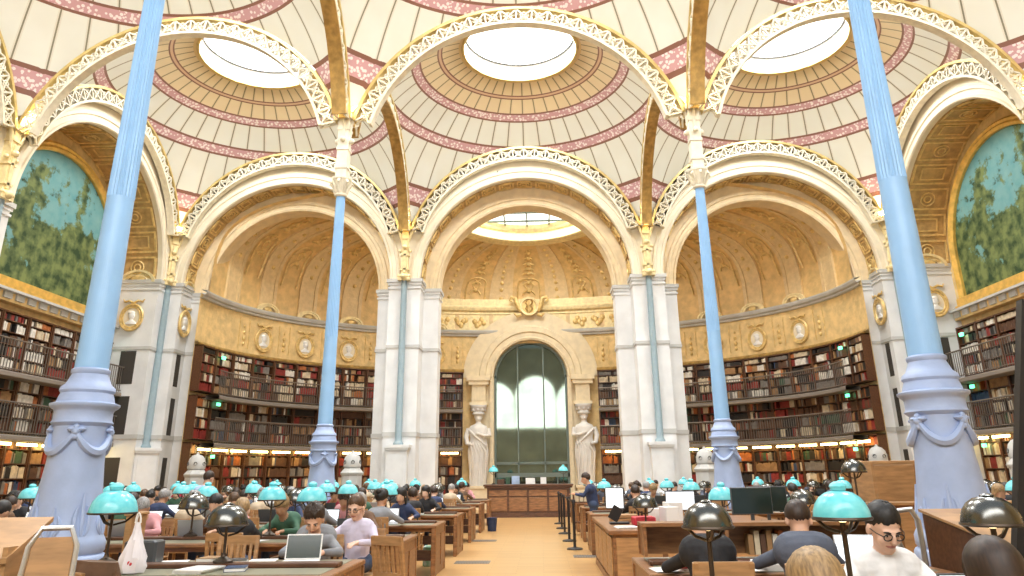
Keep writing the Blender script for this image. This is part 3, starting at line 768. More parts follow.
# ------------------------------------------------------------------ murals
for s, nm in ((-1, 'left'), (1, 'right')):
    for yc, nr in ((-4.8, 'far'), (-14.4, 'near')):
        T = Matrix.Translation((s*16.0, yc, 0)) @ Matrix.Rotation(pi/2 if s < 0 else -pi/2, 4, 'Z')
        o = empty('mural', (s*16.0, yc, 7.6), pi/2 if s < 0 else -pi/2, 'arched painting of green trees under a turquoise sky, %s bay of the %s wall' % (nr, nm), 'painting', 'landscape murals')
        pts = [(-3.35, 0), (3.35, 0), (3.35, 1.45)]+[(3.35*cos(pi*i/32), 1.45+3.4*sin(pi*i/32)) for i in range(1, 32)]+[(-3.35, 1.45)]
        mb = MB(); mb.add([(x, 0, z) for x, z in pts]+[(x, .1, z) for x, z in pts], [tuple(range(len(pts)))]); obj('canvas', mb, M['mural'], o)
        mb = MB(); rows = []
        pf = [(0, .1), (0, -.10), (.10, -.16), (.18, -.10), (.26, -.14), (.34, -.06), (.34, .15)]
        path = [((-3.35, 0), (-1, 0)), ((-3.35, 1.45), (-1, 0))]+[((-3.35*cos(pi*i/40), 1.45+3.4*sin(pi*i/40)), (-cos(pi*i/40), sin(pi*i/40))) for i in range(1, 40)]+[((3.35, 1.45), (1, 0)), ((3.35, 0), (1, 0))]
        for (px, pz), (nx, nz) in path: rows.append([(px+nx*e, y, pz+nz*e) for e, y in pf])
        mb.grid(rows); mb.box(-3.7, 3.7, -.2, .1, -.28, .0); mb.box(-3.75, 3.75, -.26, .1, -.34, -.26)
        obj('gilt_frame', mb, mat('burnished_gilt', (.85, .55, .14), .35, .4, var=.2, scale=4) if 'burnished_gilt' not in bpy.data.materials else bpy.data.materials['burnished_gilt'], o)
        mb = MB()    # plaster ring between frame and coffered soffit
        mb.grid([[(x, .12, z) for x, z in arcs(3.5, 1.45)], [(x, .12, z) for x, z in arcs(4.4, 1.5)]]); mb.box(-4.2, -3.4, .1, .2, -.95, 1.5); mb.box(3.4, 4.2, .1, .2, -.95, 1.5)
        for k in range(15): mb.box(-4.1+.55*k, -3.75+.55*k, -.18, .1, -.62, -.42, 1)
        mb.box(-4.17, 4.17, -.12, .2, -.7, -.34, 0); mb.box(-4.17, 4.17, -.3, .2, -.42, -.34, 1)
        obj('trim_%d' % (60+(s+1)*2+(1 if nr == 'far' else 0)), mb, [M['gold_wall'], M['stone_grey']], o).name = 'surround'

# ------------------------------------------------------------------ bookcases and books
BOOKC = {'brown': (.10, .045, .022), 'red': (.24, .022, .016), 'cream': (.62, .52, .36), 'black': (.016, .013, .012), 'green': (.035, .09, .05), 'tan': (.34, .19, .08), 'blue': (.03, .06, .13), 'orange': (.40, .12, .03), 'white': (.74, .70, .62), 'grey': (.20, .18, .16)}
BM = {k: mat(k+'_book_cloth', c, .6, var=.25, scale=6) for k, c in BOOKC.items()}
BK = list(BOOKC)
BW = {'dark': [10, 3, 2, 6, 1, 3, 1, 1, 1, 4], 'red': [5, 6, 2, 3, 0, 2, 0, 2, 1, 1], 'pale': [2, 1, 8, 1, 0, 4, 0, 1, 8, 2]}
def local(p, n):         # frame with x along the wall, -y into the room
    return Matrix.Translation(p) @ Matrix.Rotation(atan2(n.x, -n.y), 4, 'Z')
LEV = [('ground level', .02, [(.35, .42), (.80, .42), (1.25, .42), (1.70, .42), (2.14, .42), (2.57, .34)]), ('first gallery', 3.05, [(3.10, .38), (3.50, .38), (3.90, .38), (4.30, .36)]), ('upper gallery', 4.85, [(4.90, .34), (5.27, .34), (5.64, .34), (6.01, .32), (6.36, .20)])]
CASEM = {}
def case_mesh(w, li):
    key = (round(w, 3), li)
    if key not in CASEM:
        top = (2.95, 4.70, 6.62)[li]; z0 = LEV[li][1]
        body = MB(); body.box(-w/2, -w/2+.03, -.34, 0, z0, top); body.box(w/2-.03, w/2, -.34, 0, z0, top); body.box(-w/2+.03, w/2-.03, -.03, 0, z0, top); body.box(-w/2, w/2, -.36, 0, top-.05, top)
        if li == 0: body.box(-w/2, w/2, -.38, 0, z0, .34)
        body.box(-w/2-.02, -w/2+.05, -.36, -.33, z0, top)
        sh = [MB().box(-w/2+.03, w/2-.03, -.33, -.03, z-.03, z-.003) for z, h in LEV[li][2]]
        CASEM[key] = (body.mesh('carcass', [M['wood_dark']]), [q.mesh('shelf', [M['wood_dark']]) for q in sh])
    return CASEM[key]
STUFF = {}
SINGLE = []
HUE = ['dark brown', 'deep red', 'cream', 'black', 'green', 'tan', 'blue', 'orange', 'white', 'grey']
def book_mb(mb, T, x, w, h, d, z, mi, y0=-.31):
    mb.box(x, x+w, y0, y0+d, z, z+h, mi, T)
def bookcase(p, n, w, li, lab, theme, single=None, skey='apse'):
    T = local(p, n); o = empty('bookcase', p, atan2(n.x, -n.y), lab, 'bookcase', 'built in bookcases'); 
    body, shs = case_mesh(w, li); link('carcass', body, o)
    for q in shs: link('shelf', q, o)
    mb = STUFF.setdefault(skey, MB())
    for ri, (z, h) in enumerate(LEV[li][2]):
        th = theme if random.random() < .6 else random.choice(['dark', 'dark', 'pale', 'red'])
        ci = random.choices(range(10), BW[th])[0]
        x = -w/2+.035
        run = random.random() < .3
        while x < w/2-.06:
            bw = random.uniform(.035, .085); 
            if x+bw > w/2-.032: break
            if random.random() < (.08 if run else .45): ci = random.choices(range(10), BW[th])[0]
            if random.random() < .05: x += random.uniform(.05, .16); continue
            bh = h*random.uniform(.70, .93); d = random.uniform(.2, .27)
            if single is not None and (li, ri) in single: SINGLE.append((T, x, bw-.004, bh, d, z, ci, li, ri, skey, lab))
            else: book_mb(mb, T, x, bw-.004, bh, d, z, ci)
            x += bw
LN = ['ground level', 'first gallery', 'upper gallery']
for sgn, nm in ((1, 'left'), (-1, 'right')):
    d = 3.48; i = 0
    while d < HALF-.9:
        w = 1.12 if i else 1.26
        p, n, t = at_arc(HALF+sgn*(d+w/2), .03)
        for li in range(3):
            th = random.choice(['dark', 'dark', 'red', 'pale']) if li == 2 else random.choice(['dark', 'dark', 'red'])
            bookcase(p, n, w, li, 'dark oak bookcase, apse %s, %s %s of the glass door' % (LN[li], ORD[i], nm), th)
        d += w+.09; i += 1
NSIDE = {'left': [], 'right': []}
for s, nm in ((-1, 'left'), (1, 'right')):
    n = Vector((-s, 0, 0))
    for bay, yc in (('far', -4.8), ('near', -14.4)):
        for q in range(7):
            w = 1.14; y = yc+4.15-.6-q*(w+.04)
            for li in range(3):
                th = random.choice(['dark', 'red', 'pale', 'dark'])
                bookcase(Vector((s*16.17, y, 0)), n, w, li, 'dark oak bookcase, %s under the %s %s mural, %s from the apse end' % (LN[li], bay, nm, ORD[q]), th, {(2, 2), (2, 3), (2, 4)} if (bay == 'far' and 1 <= q <= 5) else None, nm)
def cov_book(args):
    T, x, w, h, d, z, ci, li, ri, sk, lab = args
    return MB().box(0, w, 0, d, 0, h, 0)
bymesh = {}
SINGLE = SINGLE[:]
random.shuffle(SINGLE)
keep, rest = SINGLE[:250], SINGLE[250:]
for a in rest:
    T, x, w, h, d, z, ci, li, ri, sk, lab = a; book_mb(STUFF[sk], T, x, w, h, d, z, ci)
for a in keep:
    T, x, w, h, d, z, ci, li, ri, sk, lab = a
    key = (round(w, 2), round(h, 2), round(d, 2), ci)
    if key not in bymesh:
        mb = MB(); w_, h_, d_ = key[:3]; w_ -= .003
        mb.grid([[(w_*.5-w_*.5*cos(pi*k/4), .02-.02*sin(pi*k/4), zz) for k in range(5)]+[(w_, d_, zz), (0, d_, zz)] for zz in (0, h_)], closed=True)
        mb.add([mb.v[k] for k in range(7, 14)], [tuple(range(7))]); bymesh[key] = mb.mesh('book', [BM[BK[ci]]])
    q = T @ Vector((x, -.31, z)); o = link('book', bymesh[key], None, q); o.rotation_euler = T.to_euler()
    tag(o, '%s book on the %s shelf of the upper gallery, %s wall' % (HUE[ci], ORD[ri], sk), 'book', 'books on the upper gallery shelves')
for k, mb in STUFF.items():
    o = obj('shelved_books', mb, [BM[b] for b in BK]); tag(o, 'rows of old bound books filling the shelves of the '+{'apse': 'curved apse', 'left': 'left wall', 'right': 'right wall'}[k], 'books', None, 'stuff')

# ------------------------------------------------------------------ galleries (walkways with railings)
def gallery(path, norms, z, lab, w=.92):
    o = empty('gallery_walkway', path[0]+Vector((0, 0, z)), 0, lab, 'gallery', 'iron gallery walkways')
    off = -(path[0]+Vector((0, 0, z)))
    def P(i, d, zz): return tuple(path[i]+norms[i]*d+Vector((0, 0, zz))+off)
    K = range(len(path))
    mb = MB(); mb.grid([[P(i, .40, z-.02), P(i, w, z-.02), P(i, w+.03, z-.05), P(i, w+.03, z-.16), P(i, w, z-.18), P(i, .40, z-.18), P(i, .40, z-.02)] for i in K]); obj('floor_slab', mb, M['slab'], o)
    mb = MB()
    for zz, r in ((z+.92, .028), (z+.06, .016)): mb.tube([P(i, w-.02, zz) for i in K], r, 5)
    obj('handrail', mb, M['rail'], o)
    mb = MB(); d = 0.; last = 0.
    for i in range(len(path)-1):
        seg = (path[i+1]-path[i]).length; t = -last
        while t+.13 <= seg:
            t += .13; f = t/seg; p = path[i].lerp(path[i+1], f)+norms[i].lerp(norms[i+1], f)*(w-.02)+off
            mb.box(p.x-.010, p.x+.010, p.y-.010, p.y+.010, p.z+z, p.z+z+.92)
        last = seg-t
    obj('baluster', mb, M['rail'], o)
for sgn, nm in ((1, 'left'), (-1, 'right')):
    for z, lv in ((2.95, 'first'), (4.75, 'upper')):
        arcsamp = [HALF+sgn*(3.5+(HALF-.6-3.5)*i/40) for i in range(41)]
        P_, N_ = [], []
        for a in arcsamp:
            p, n, t = at_arc(a, .03); P_.append(p); N_.append(n)
        gallery(P_, N_, z, 'dark iron %s gallery walkway along the apse bookcases, %s of the glass door' % (lv, nm))
for s, nm in ((-1, 'left'), (1, 'right')):
    for bay, yc in (('far', -4.8), ('near', -14.4)):
        for z, lv in ((2.95, 'first'), (4.75, 'upper')):
            P_ = [Vector((s*16.17, yc-4.15+8.3*i/4, 0)) for i in range(5)]
            gallery(P_, [Vector((-s, 0, 0))]*5, z, 'dark iron %s gallery walkway below the %s %s mural' % (lv, bay, nm))
# warm lamps under the first gallery and small green exit lamps
LT = MB().box(-.42, .42, -.04, .04, -.05, .03); LTM = LT.mesh('tube', [M['warm']])
def shelf_lamp(p, n, lab, k):
    o = empty('shelf_lamp', p, atan2(n.x, -n.y), lab, 'lamp', 'warm tube lamps under the first gallery'); link('tube', LTM, o)
    mb = MB(); mb.box(-.46, .46, -.05, .05, .03, .06); link('bracket', SLB, o)
SLB = MB().box(-.46, .46, -.05, .05, .03, .065).mesh('bracket', [M['rail']])
for sgn, nm in ((1, 'left'), (-1, 'right')):
    d = 3.48; i = 0
    while d < HALF-.9:
        w = 1.16 if i else 1.3; p, n, t = at_arc(HALF+sgn*(d+w/2), .62); p.z = 2.70
        shelf_lamp(p, n, 'warm tube lamp over the lowest apse bookcases, %s %s of the glass door' % (ORD[i], nm), i)
        d += w+.05; i += 1
for s, nm in ((-1, 'left'), (1, 'right')):
    for bay, yc in (('far', -4.8), ('near', -14.4)):
        for q in range(7):
            shelf_lamp(Vector((s*15.55, yc+4.15-.6-q*1.18, 2.70)), Vector((-s, 0, 0)), 'warm tube lamp over the lowest bookcases, %s %s mural, %s from the apse end' % (bay, nm, ORD[q]), q)
GL = MB().box(-.10, .10, -.03, .03, -.06, .06).mesh('exit_lamp', [M['greenlamp']])
for s, nm in ((-1, 'left'), (1, 'right')):
    for z, lv in ((6.3, 'upper gallery'), (4.45, 'first gallery'), (2.45, 'ground level')):
        p, n, t = at_arc(HALF-s*(HALF-1.5), .5)
        o = link('exit_lamp', GL, None, (p.x, p.y, z), (0, 0, atan2(n.x, -n.y))); tag(o, 'small green exit lamp at the %s end of the apse, %s' % (nm, lv), 'exit lamp', 'green exit lamps')
        o = link('exit_lamp', GL, None, (s*15.7, -1.15, z), (0, 0, pi/2)); tag(o, 'small green exit lamp below the far %s mural, %s' % (nm, lv), 'exit lamp', 'green exit lamps')
# ------------------------------------------------------------------ furniture
FZ = .12                                # floor level
def hit_y(u, v, y): r = ray(u, v); t = (y-CAM.y)/r.y; return CAM+r*t
def hit_z(u, v, z): r = ray(u, v); t = (z-CAM.z)/r.z; return CAM+r*t
TT = FZ+.76
M['leather'] = mat('olive_leather', (.24, .24, .17), .35, var=.12, scale=3)
M['turq'] = mat('turquoise_enamel', (.12, .60, .68), .22, var=.25, scale=14, col2=(.22, .72, .78))
M['chrome'] = mat('smoked_chrome', (.15, .15, .14), .24, 1.)
M['bronze'] = mat('dark_bronze', (.07, .05, .035), .4, .6)
M['bulb'] = mat('warm_bulb', (1, .8, .4), .5, emit=(1, .78, .40), es=9.)
M['paper'] = mat('white_paper', (.82, .82, .80), .7)
M['silver'] = mat('brushed_silver', (.62, .64, .66), .3, .9)
M['screen_dark'] = mat('dark_screen', (.02, .035, .03), .15)
M['screen_white'] = mat('lit_white_screen', (.8, .85, .9), .3, emit=(.85, .93, 1), es=.9)
M['shell_grey'] = mat('grey_laptop_shell', (.45, .46, .48), .35, .5)
M['shell_dark'] = mat('charcoal_laptop_shell', (.06, .065, .07), .4)
M['red'] = mat('red_card', (.55, .03, .05), .5)

# reading table: built for any length, ends in solid panels
def table(x0, x1, yc, lab, wid=1.24, grp='reading tables', spine=True):
    L_ = x1-x0; o = empty('reading_table', ((x0+x1)/2, yc, FZ), 0, lab, 'table', grp); h = L_/2; b = wid/2
    mb = MB(); mb.rbox(-h, h, -b, b, .715, .76, .012); mb.box(-h+.08, h-.08, -b+.10, -b+.13, .66, .715); mb.box(-h+.08, h-.08, b-.13, b-.10, .66, .715); obj('tabletop', mb, M['wood'], o)
    mb = MB()
    for s in (-1, 1): mb.box(-h+.10, h-.10, s*.10 if s > 0 else -b+.08, b-.08 if s > 0 else -.10, .7605, .764)
    obj('leather_inlay', mb, M['leather'], o)
    for s in (-1, 1):
        mb = MB(); xa = s*(h-.07); mb.rbox(min(xa, xa+s*.05), max(xa, xa+s*.05), -b+.03, b-.03, .0, .715, .008)
        for y0, y1 in ((-b+.10, -.06), (.06, b-.10)): mb.box(min(xa+s*.05, xa+s*.062), max(xa+s*.05, xa+s*.062), y0, y1, .12, .60)
        for y in (-b+.0, b-.07): mb.rbox(min(xa-s*.01, xa+s*.065), max(xa-s*.01, xa+s*.065), y, y+.07, 0, .715, .012)
        obj('end_panel', mb, M['wood'], o)
    if spine:
        mb = MB(); mb.rbox(-h+.08, h-.08, -.09, .09, .762, .80, .01); 
        n = max(1, int(L_/1.6)); 
        obj('centre_ledge', mb, M['wood_dark'], o)
    mb = MB(); mb.box(-h+.07, h-.07, -.03, .03, .18, .34); obj('stretcher', mb, M['wood_dark'], o)
    return o
ROWS = [-20.7, -17.65, -14.6, -11.55, -8.5, -5.45, -2.4]
RN = ['second', 'third', 'fourth', 'fifth', 'sixth', 'seventh', 'eighth']
table(-4.9, -1.25, -23.75, 'long oak reading table nearest the viewer, left of the aisle')
for i, y in enumerate(ROWS):
    xl = -5.2 if i == 0 else -12.4
    table(xl, -1.25, y, 'long oak reading table left of the aisle, %s row from the viewer' % RN[i])
table(1.3, 5.4, -23.75, 'long oak reading table nearest the viewer, right of the aisle')
table(1.27, 3.62, -20.7, 'oak reading table right of the aisle in front of the service desk')
for i, y in enumerate(ROWS):
    if i in (3, 4, 5, 6): table(1.4, 12.4, y, 'long oak reading table right of the aisle, %s row from the viewer' % RN[i])
    elif i in (1, 2): table(7.6, 12.4, y, 'short oak reading table by the right wall, %s row from the viewer' % RN[i])
# closed service desk
o = empty('service_desk', (2.8, -15.15, FZ), 0, 'wide closed oak service desk right of the aisle holding monitors and papers', 'desk')
mb = MB(); mb.rbox(-1.46, 1.46, -1.75, 1.75, .72, .78, .015); obj('worktop', mb, M['wood'], o)
mb = MB(); mb.box(-1.40, 1.40, -1.68, 1.68, 0, .72); mb.box(-1.42, 1.42, -1.70, 1.70, 0, .1); obj('body', mb, M['wood'], o)
for q in range(4): mb = MB(); mb.rbox(-1.36+.69*q, -.74+.69*q, -1.70, -1.68, .14, .68, .02); obj('front_panel', mb, M['wood_light'], o)
for q in range(4): mb = MB(); mb.rbox(-1.42, -1.40, -1.62+.82*q, -.86+.82*q, .14, .68, .02); obj('end_panel', mb, M['wood_light'], o)
# hutch shelf on the table in front of it
o = empty('desk_hutch', (2.45, -20.40, TT+.041), 0, 'low oak hutch shelf along the table in front of the service desk', 'shelf')
mb = MB(); mb.box(-1.12, 1.12, -.10, .20, .25, .28)
for x in (-1.09, -.36, .36, 1.09): mb.box(x-.015, x+.015, -.08, .18, 0, .25)
mb.box(-1.12, 1.12, .18, .20, 0, .25); obj('shelf_board', mb, M['wood'], o)

# reception counter in front of the glass door
o = empty('reception_counter', (-.06, 2.0, FZ), 0, 'dark wooden reception counter in front of the glass door', 'counter')
mb = MB(); mb.rbox(-1.72, 1.72, -.55, .55, 1.12, 1.19, .02); mb.rbox(-1.68, 1.68, -.50, .50, 1.05, 1.12, .015); obj('countertop', mb, M['wood_dark'], o)
mb = MB(); mb.box(-1.58, 1.58, -.42, .42, .0, 1.05); mb.box(-1.62, 1.62, -.46, .46, 0, .16); obj('body', mb, M['wood_dark'], o)
for q in range(4):
    mb = MB(); x = -1.50+.76*q; mb.rbox(x, x+.68, -.45, -.42, .22, .72, .02); mb.rbox(x, x+.68, -.45, -.42, .76, .98, .02); mb.rbox(x+.06, x+.62, -.46, -.45, .28, .66, .02); obj('panel', mb, M['wood'], o)

# wooden chairs
def chair_parts():
    seat = MB(); seat.rbox(-.21, .21, -.20, .20, .43, .46, .02)
    legs = []
    for sx in (-1, 1):
        mb = MB(); mb.bar((sx*.18, -.17, 0), (sx*.18, -.17, .43), .036); legs.append(mb)
        mb = MB(); mb.bar((sx*.18, .20, 0), (sx*.19, .19, .45), .036); mb.bar((sx*.19, .19, .45), (sx*.19, .27, .92), .036); legs.append(mb)
    back = MB(); back.bar((-.20, .265, .88), (.20, .265, .88), .03, .09, upv=(0, 0, 1)); lum = MB().bar((-.19, .21, .55), (.19, .21, .55), .025, .05)
    sl = MB()
    for k in range(5): sl.bar((-.13+.065*k, .212, .56), (-.13+.065*k, .26, .86), .03, .016, upv=(0, 1, 0))
    st = MB(); st.bar((-.18, -.17, .2), (.18, -.17, .2), .022); st.bar((-.18, -.17, .25), (-.18, .2, .25), .022); st.bar((.18, -.17, .25), (.18, .2, .25), .022)
    return seat.mesh('seat', [M['wood_light']]), [l.mesh('leg', [M['wood_light']]) for l in legs], back.mesh('back_rail', [M['wood_light']]), lum.mesh('lumbar_rail', [M['wood_light']]), sl.mesh('back_slats', [M['wood_light']]), st.mesh('stretcher', [M['wood_light']])
CH = chair_parts()
def chair(x, y, rz, lab):
    o = empty('wooden_chair', (x, y, FZ), rz, lab, 'chair', 'wooden reading room chairs')
    link('seat', CH[0], o); [link('leg', l, o) for l in CH[1]]; link('back_rail', CH[2], o); link('lumbar_rail', CH[3], o); link('back_slat', CH[4], o); link('stretcher', CH[5], o)
    return o

# table lamps
def lamp_meshes(r, m):
    sh = MB(); k = r/.2
    prof = [(r, 0), (r*1.0, .012*k), (r*.97, .05*k), (r*.88, .10*k), (r*.72, .145*k), (r*.48, .178*k), (r*.22, .192*k), ]+([(.055*k, .198*k), (.055*k, .21*k), (.062*k, .222*k), (.05*k, .24*k), (.026*k, .255*k), (0, .258*k)] if m == M['turq'] else [(.05*k, .198*k), (.025*k, .21*k), (0, .212*k)])
    inner = [(.0, .18*k), (r*.45, .17*k), (r*.7, .135*k), (r*.86, .09*k), (r*.95, .04*k), (r*.97, .0), (r, 0)]
    sh.lathe(prof, 32); sh.lathe(inner[::-1], 32)
    fr = MB()
    for q in range(3):
        a = q*2*pi/3+.5; fr.tube([(r*.96*cos(a), r*.96*sin(a), .0), (r*.55*cos(a), r*.55*sin(a), -.075*k), (.015*cos(a), .015*sin(a), -.10*k)], .009, 5)
    fr.tube([(r*cos(2*pi*i/28), r*sin(2*pi*i/28), 0) for i in range(28)], .009, 5, closed=True)
    bl = MB(); bl.ball((0, 0, .06*k), (.045, .045, .06), 10, 8)
    return sh.mesh('shade', [m], True), fr.mesh('bracket', [M['bronze']], True), bl.mesh('bulb', [M['bulb']], True)
LMESH = {}
LB = MB().lathe([(.085, 0), (.085, .015), (.06, .03), (.025, .05), (.018, .07), (.018, .08)], 20).mesh('base', [M['bronze']], True)
def lamp(x, y, zrim, r, kind, lab, ztab=None, grp='desk lamps on the reading tables'):
    zt = TT+.041 if ztab is None else ztab
    key = (round(r, 2), kind)
    if key not in LMESH: LMESH[key] = lamp_meshes(r, M['turq' if kind == 'turquoise' else 'chrome'])
    a, b, c = LMESH[key]
    o = empty('desk_lamp', (x, y, zt), 0, lab, 'lamp', grp)
    link('base', LB, o); mb = MB(); mb.tube([(0, 0, .07), (0, 0, zrim-zt+.18*r/.2)], .013, 8); obj('post', mb, M['bronze'], o, smooth=True)
    s = link('shade', a, o, (0, 0, zrim-zt)); link('bracket', b, o, (0, 0, zrim-zt)); link('bulb', c, o, (0, 0, zrim-zt))
    return o
LAMPXY = []
def lamp_px(u, v, wpx, y, kind, lab, ztab=None):
    p = hit_y(u, v, y); q = hit_y(u+wpx/2, v, y); lamp(p.x, p.y, max(p.z, TT+.18), min(max(q.x-p.x, .13), .23), kind, lab, ztab); LAMPXY.append((p.x, p.y))
lamp_px(113, 513, 44, -20.7, 'turquoise', 'large turquoise enamel lamp in front of the nearer left blue column')
lamp_px(842, 518, 47, -23.74, 'turquoise', 'largest turquoise enamel lamp beside the man in the white shirt')
lamp_px(708, 527, 44, -23.35, 'smoked chrome', 'smoked chrome dome lamp above the reader in the black jacket')
lamp_px(227, 525, 40, -20.7, 'smoked chrome', 'smoked chrome dome lamp on the olive leather table left of the aisle')
lamp_px(992, 524, 42, -23.74, 'smoked chrome', 'smoked chrome dome lamp near the black panel at the right edge')
lamp_px(272, 500, 27, -17.65, 'turquoise', 'turquoise lamp behind the smoked chrome lamp, second table left of the aisle')
lamp_px(348, 494, 20, -14.6, 'turquoise', 'turquoise lamp behind the curly haired reader, third table left of the aisle')
lamp_px(391, 490, 15, -11.55, 'turquoise', 'turquoise lamp in front of the left pier, fourth table left of the aisle')
lamp_px(722, 500, 27, -15.2, 'turquoise', 'turquoise lamp on the service desk in front of the slim right column', FZ+.78)
lamp_px(645, 507, 25, -16.2, 'smoked chrome', 'smoked chrome lamp at the aisle end of the service desk', FZ+.78)

# ------------------------------------------------------------------ people
SK = [mat('skin_light', (.62, .36, .24), .5, var=.06, scale=9), mat('skin_tan', (.45, .24, .14), .5, var=.06, scale=9), mat('skin_pale', (.70, .45, .33), .5, var=.06, scale=9)]
CLO = {'navy': (.025, .04, .10), 'black': (.014, .014, .017), 'white': (.80, .80, .80), 'grey': (.24, .25, .27), 'maroon': (.30, .02, .04), 'pale blue': (.36, .47, .66), 'lavender': (.62, .58, .72), 'beige': (.50, .40, .28), 'slate': (.085, .10, .14), 'green': (.05, .13, .08), 'brown': (.14, .075, .04), 'pink': (.62, .30, .32)}
CM = {k: mat(k+'_cloth', c, .8, var=.18, scale=5, bump=.25, bscale=9) for k, c in CLO.items()}
HC = {'black': (.012, .010, .009), 'dark brown': (.035, .018, .010), 'brown': (.10, .05, .022), 'blond': (.34, .22, .10), 'grey': (.32, .31, .30)}
HM = {k: mat(k+'_hair', c, .5, var=.4, scale=22, stretch=(4, 4, 1)) for k, c in HC.items()}
JEAN = mat('blue_denim', (.04, .065, .13), .8, var=.2, scale=6); TROU = mat('dark_trousers', (.025, .025, .03), .8); SHOE = mat('dark_shoes', (.03, .028, .026), .5); EYE = mat('dark_eye', (.015, .012, .010), .2); LIP = mat('lips', (.42, .17, .14), .5); EW = mat('eye_white', (.75, .73, .70), .3)
def capsule(mb, p, q, r1, r2, n=12):
    p, q = Vector(p), Vector(q); ax = q-p; L = max(ax.length, 1e-5); T = Matrix.Translation(p) @ ax.to_track_quat('Z', 'Y').to_matrix().to_4x4()
    prof = [(r1*sin(pi/2*k/4), -r1*cos(pi/2*k/4)) for k in range(4)]+[(r1, 0), (r2, L)]+[(r2*cos(pi/2*k/4), L+r2*sin(pi/2*k/4)) for k in range(1, 5)]
    prof[0] = (0, prof[0][1]); prof[-1] = (0, prof[-1][1]); mb.lathe(prof, n, T=T)
def body(pose='read', lean=.10, look=.45, voxel=.016, turn=0., arms='table', build=1., seed=0):
    """returns (mesh with slots skin/shirt/trousers/shoes/lips, head matrix)"""
    P = []                              # (kind, data..., material)
    cp = lambda p, q, a, b, m: P.append(('c', Vector(p), Vector(q), a, b, m))
    B = build
    if pose == 'stand': hz = .90; knee = lambda s: (s*.10, -.02, .49); ank = lambda s: (s*.11, .02, .08); toe = lambda s: (s*.13, -.12, .035)
    else: hz = .575; knee = lambda s: (s*.13, -.42, .565); ank = lambda s: (s*.12, -.44, .09); toe = lambda s: (s*.13, -.58, .035)
    ch = Vector((0, -.30*lean*2, hz+.33)); nk = Vector((0, -.50*lean*2, hz+(.525 if pose == 'stand' else .50)-.30*lean)); hd = nk+Vector((0, -.05-.07*look, .108))
    cp((-.07, 0, hz+.01), (.07, 0, hz+.01), .115*B, .115*B, 2)
    cp((0, -.02, hz+.05), ch, .135*B, .15*B, 1)
    cp(ch+Vector((-.08, 0, .03)), ch+Vector((.08, 0, .03)), .125*B, .125*B, 1)
    sh = nk+Vector((0, .02, -.095))
    cp(sh+Vector((-.13, 0, 0)), sh+Vector((.13, 0, 0)), .068, .068, 1)
    cp(nk+Vector((0, .02, -.10)), hd+Vector((0, .03, -.04)), .060, .058, 0)
    hz2 = {}
    for s in (-1, 1):
        cp((s*.08, 0, hz), knee(s), .085, .060, 2); cp(knee(s), ank(s), .058, .042, 2); cp(ank(s), toe(s), .042, .036, 3)
        sho = sh+Vector((s*.17, 0, -.02))
        a = arms if not isinstance(arms, tuple) else arms[0 if s < 0 else 1]
        if a == 'table': el = Vector((s*.27, sho.y-.14, hz+.235)); wr = Vector((s*.12, min(sho.y-.26, -.34), hz+.245)); hdv = Vector((-s*.25, -1, -.1))
        elif a == 'wide': el = Vector((s*.33, sho.y-.12, hz+.26)); wr = Vector((s*.27, min(sho.y-.30, -.38), hz+.245)); hdv = Vector((-s*.1, -1, -.1))
        elif a == 'chin': el = Vector((s*.20, sho.y-.24, hz+.27)); wr = Vector((s*.075, hd.y-.02, hd.z-.17)); hdv = Vector((-s*.2, .05, 1))
        elif a == 'hang': el = Vector((s*.23, sho.y+.03, hz+.20)); wr = Vector((s*.22, sho.y-.10, hz-.02)); hdv = Vector((0, -.15, -1))
        else: el = Vector((s*.25, sho.y-.10, hz+.22)); wr = Vector((s*.16, sho.y-.34, hz+.26)); hdv = Vector((-s*.2, -1, .1))
        cp(sho, el, .054, .044, 1); cp(el, el.lerp(wr, .86), .044, .033, 1); cp(el.lerp(wr, .84), wr, .030, .026, 0)
        hdv.normalize(); side = hdv.cross(Vector((0, 0, 1)));
        if side.length < .1: side = Vector((1, 0, 0))
        side.normalize(); dn = Vector((0, 0, -1)) if abs(hdv.z) < .7 else Vector((0, -1, 0))
        pm = wr+hdv*.085
        cp(wr+hdv*.02-side*.012, pm-side*.024, .022, .016, 0); cp(wr+hdv*.02+side*.012, pm+side*.024, .022, .016, 0)
        for k, ln in enumerate((.060, .072, .068, .052)):
            b0 = pm+side*(-.033+.022*k); m1 = b0+hdv*ln*.55+dn*.006; cp(b0, m1, .0105, .0095, 0); cp(m1, m1+hdv*ln*.45*.8+dn*ln*.35, .0095, .008, 0)
        ts = -s if abs(hdv.z) < .7 else -s
        tb = wr+hdv*.03+side*(.03 if side.x*(-s) > 0 else -.03); td = (hdv+side*(.9 if side.x*(-s) > 0 else -.9)).normalized(); cp(tb, tb+td*.035, .013, .011, 0); cp(tb+td*.035, tb+td*.05+hdv*.02, .011, .009, 0)
    H = Matrix.Translation(hd) @ Matrix.Scale(1.08, 4) @ Matrix.Rotation(turn, 4, 'Z') @ Matrix.Rotation(look*.9, 4, 'X')
    def he(c, r, m): P.append(('e', H, Vector(c), Vector(r), m))
    he((0, .012, .03), (.078, .098, .098), 0); he((0, -.018, -.025), (.062, .078, .088), 0); he((0, -.052, -.088), (.030, .030, .026), 0)      # skull, face, chin
    he((0, -.100, -.012), (.013, .020, .030), 0); he((0, -.108, -.026), (.016, .016, .012), 0); he((0, -.078, .022), (.050, .02, .013), 0)    # nose, brow
    he((0, -.088, -.058), (.024, .012, .007), 4)
    for s in (-1, 1): he((s*.081, .005, -.008), (.011, .022, .032), 0); he((s*.040, -.062, -.035), (.024, .022, .022), 0)                     # ears, cheeks
    mb = MB()
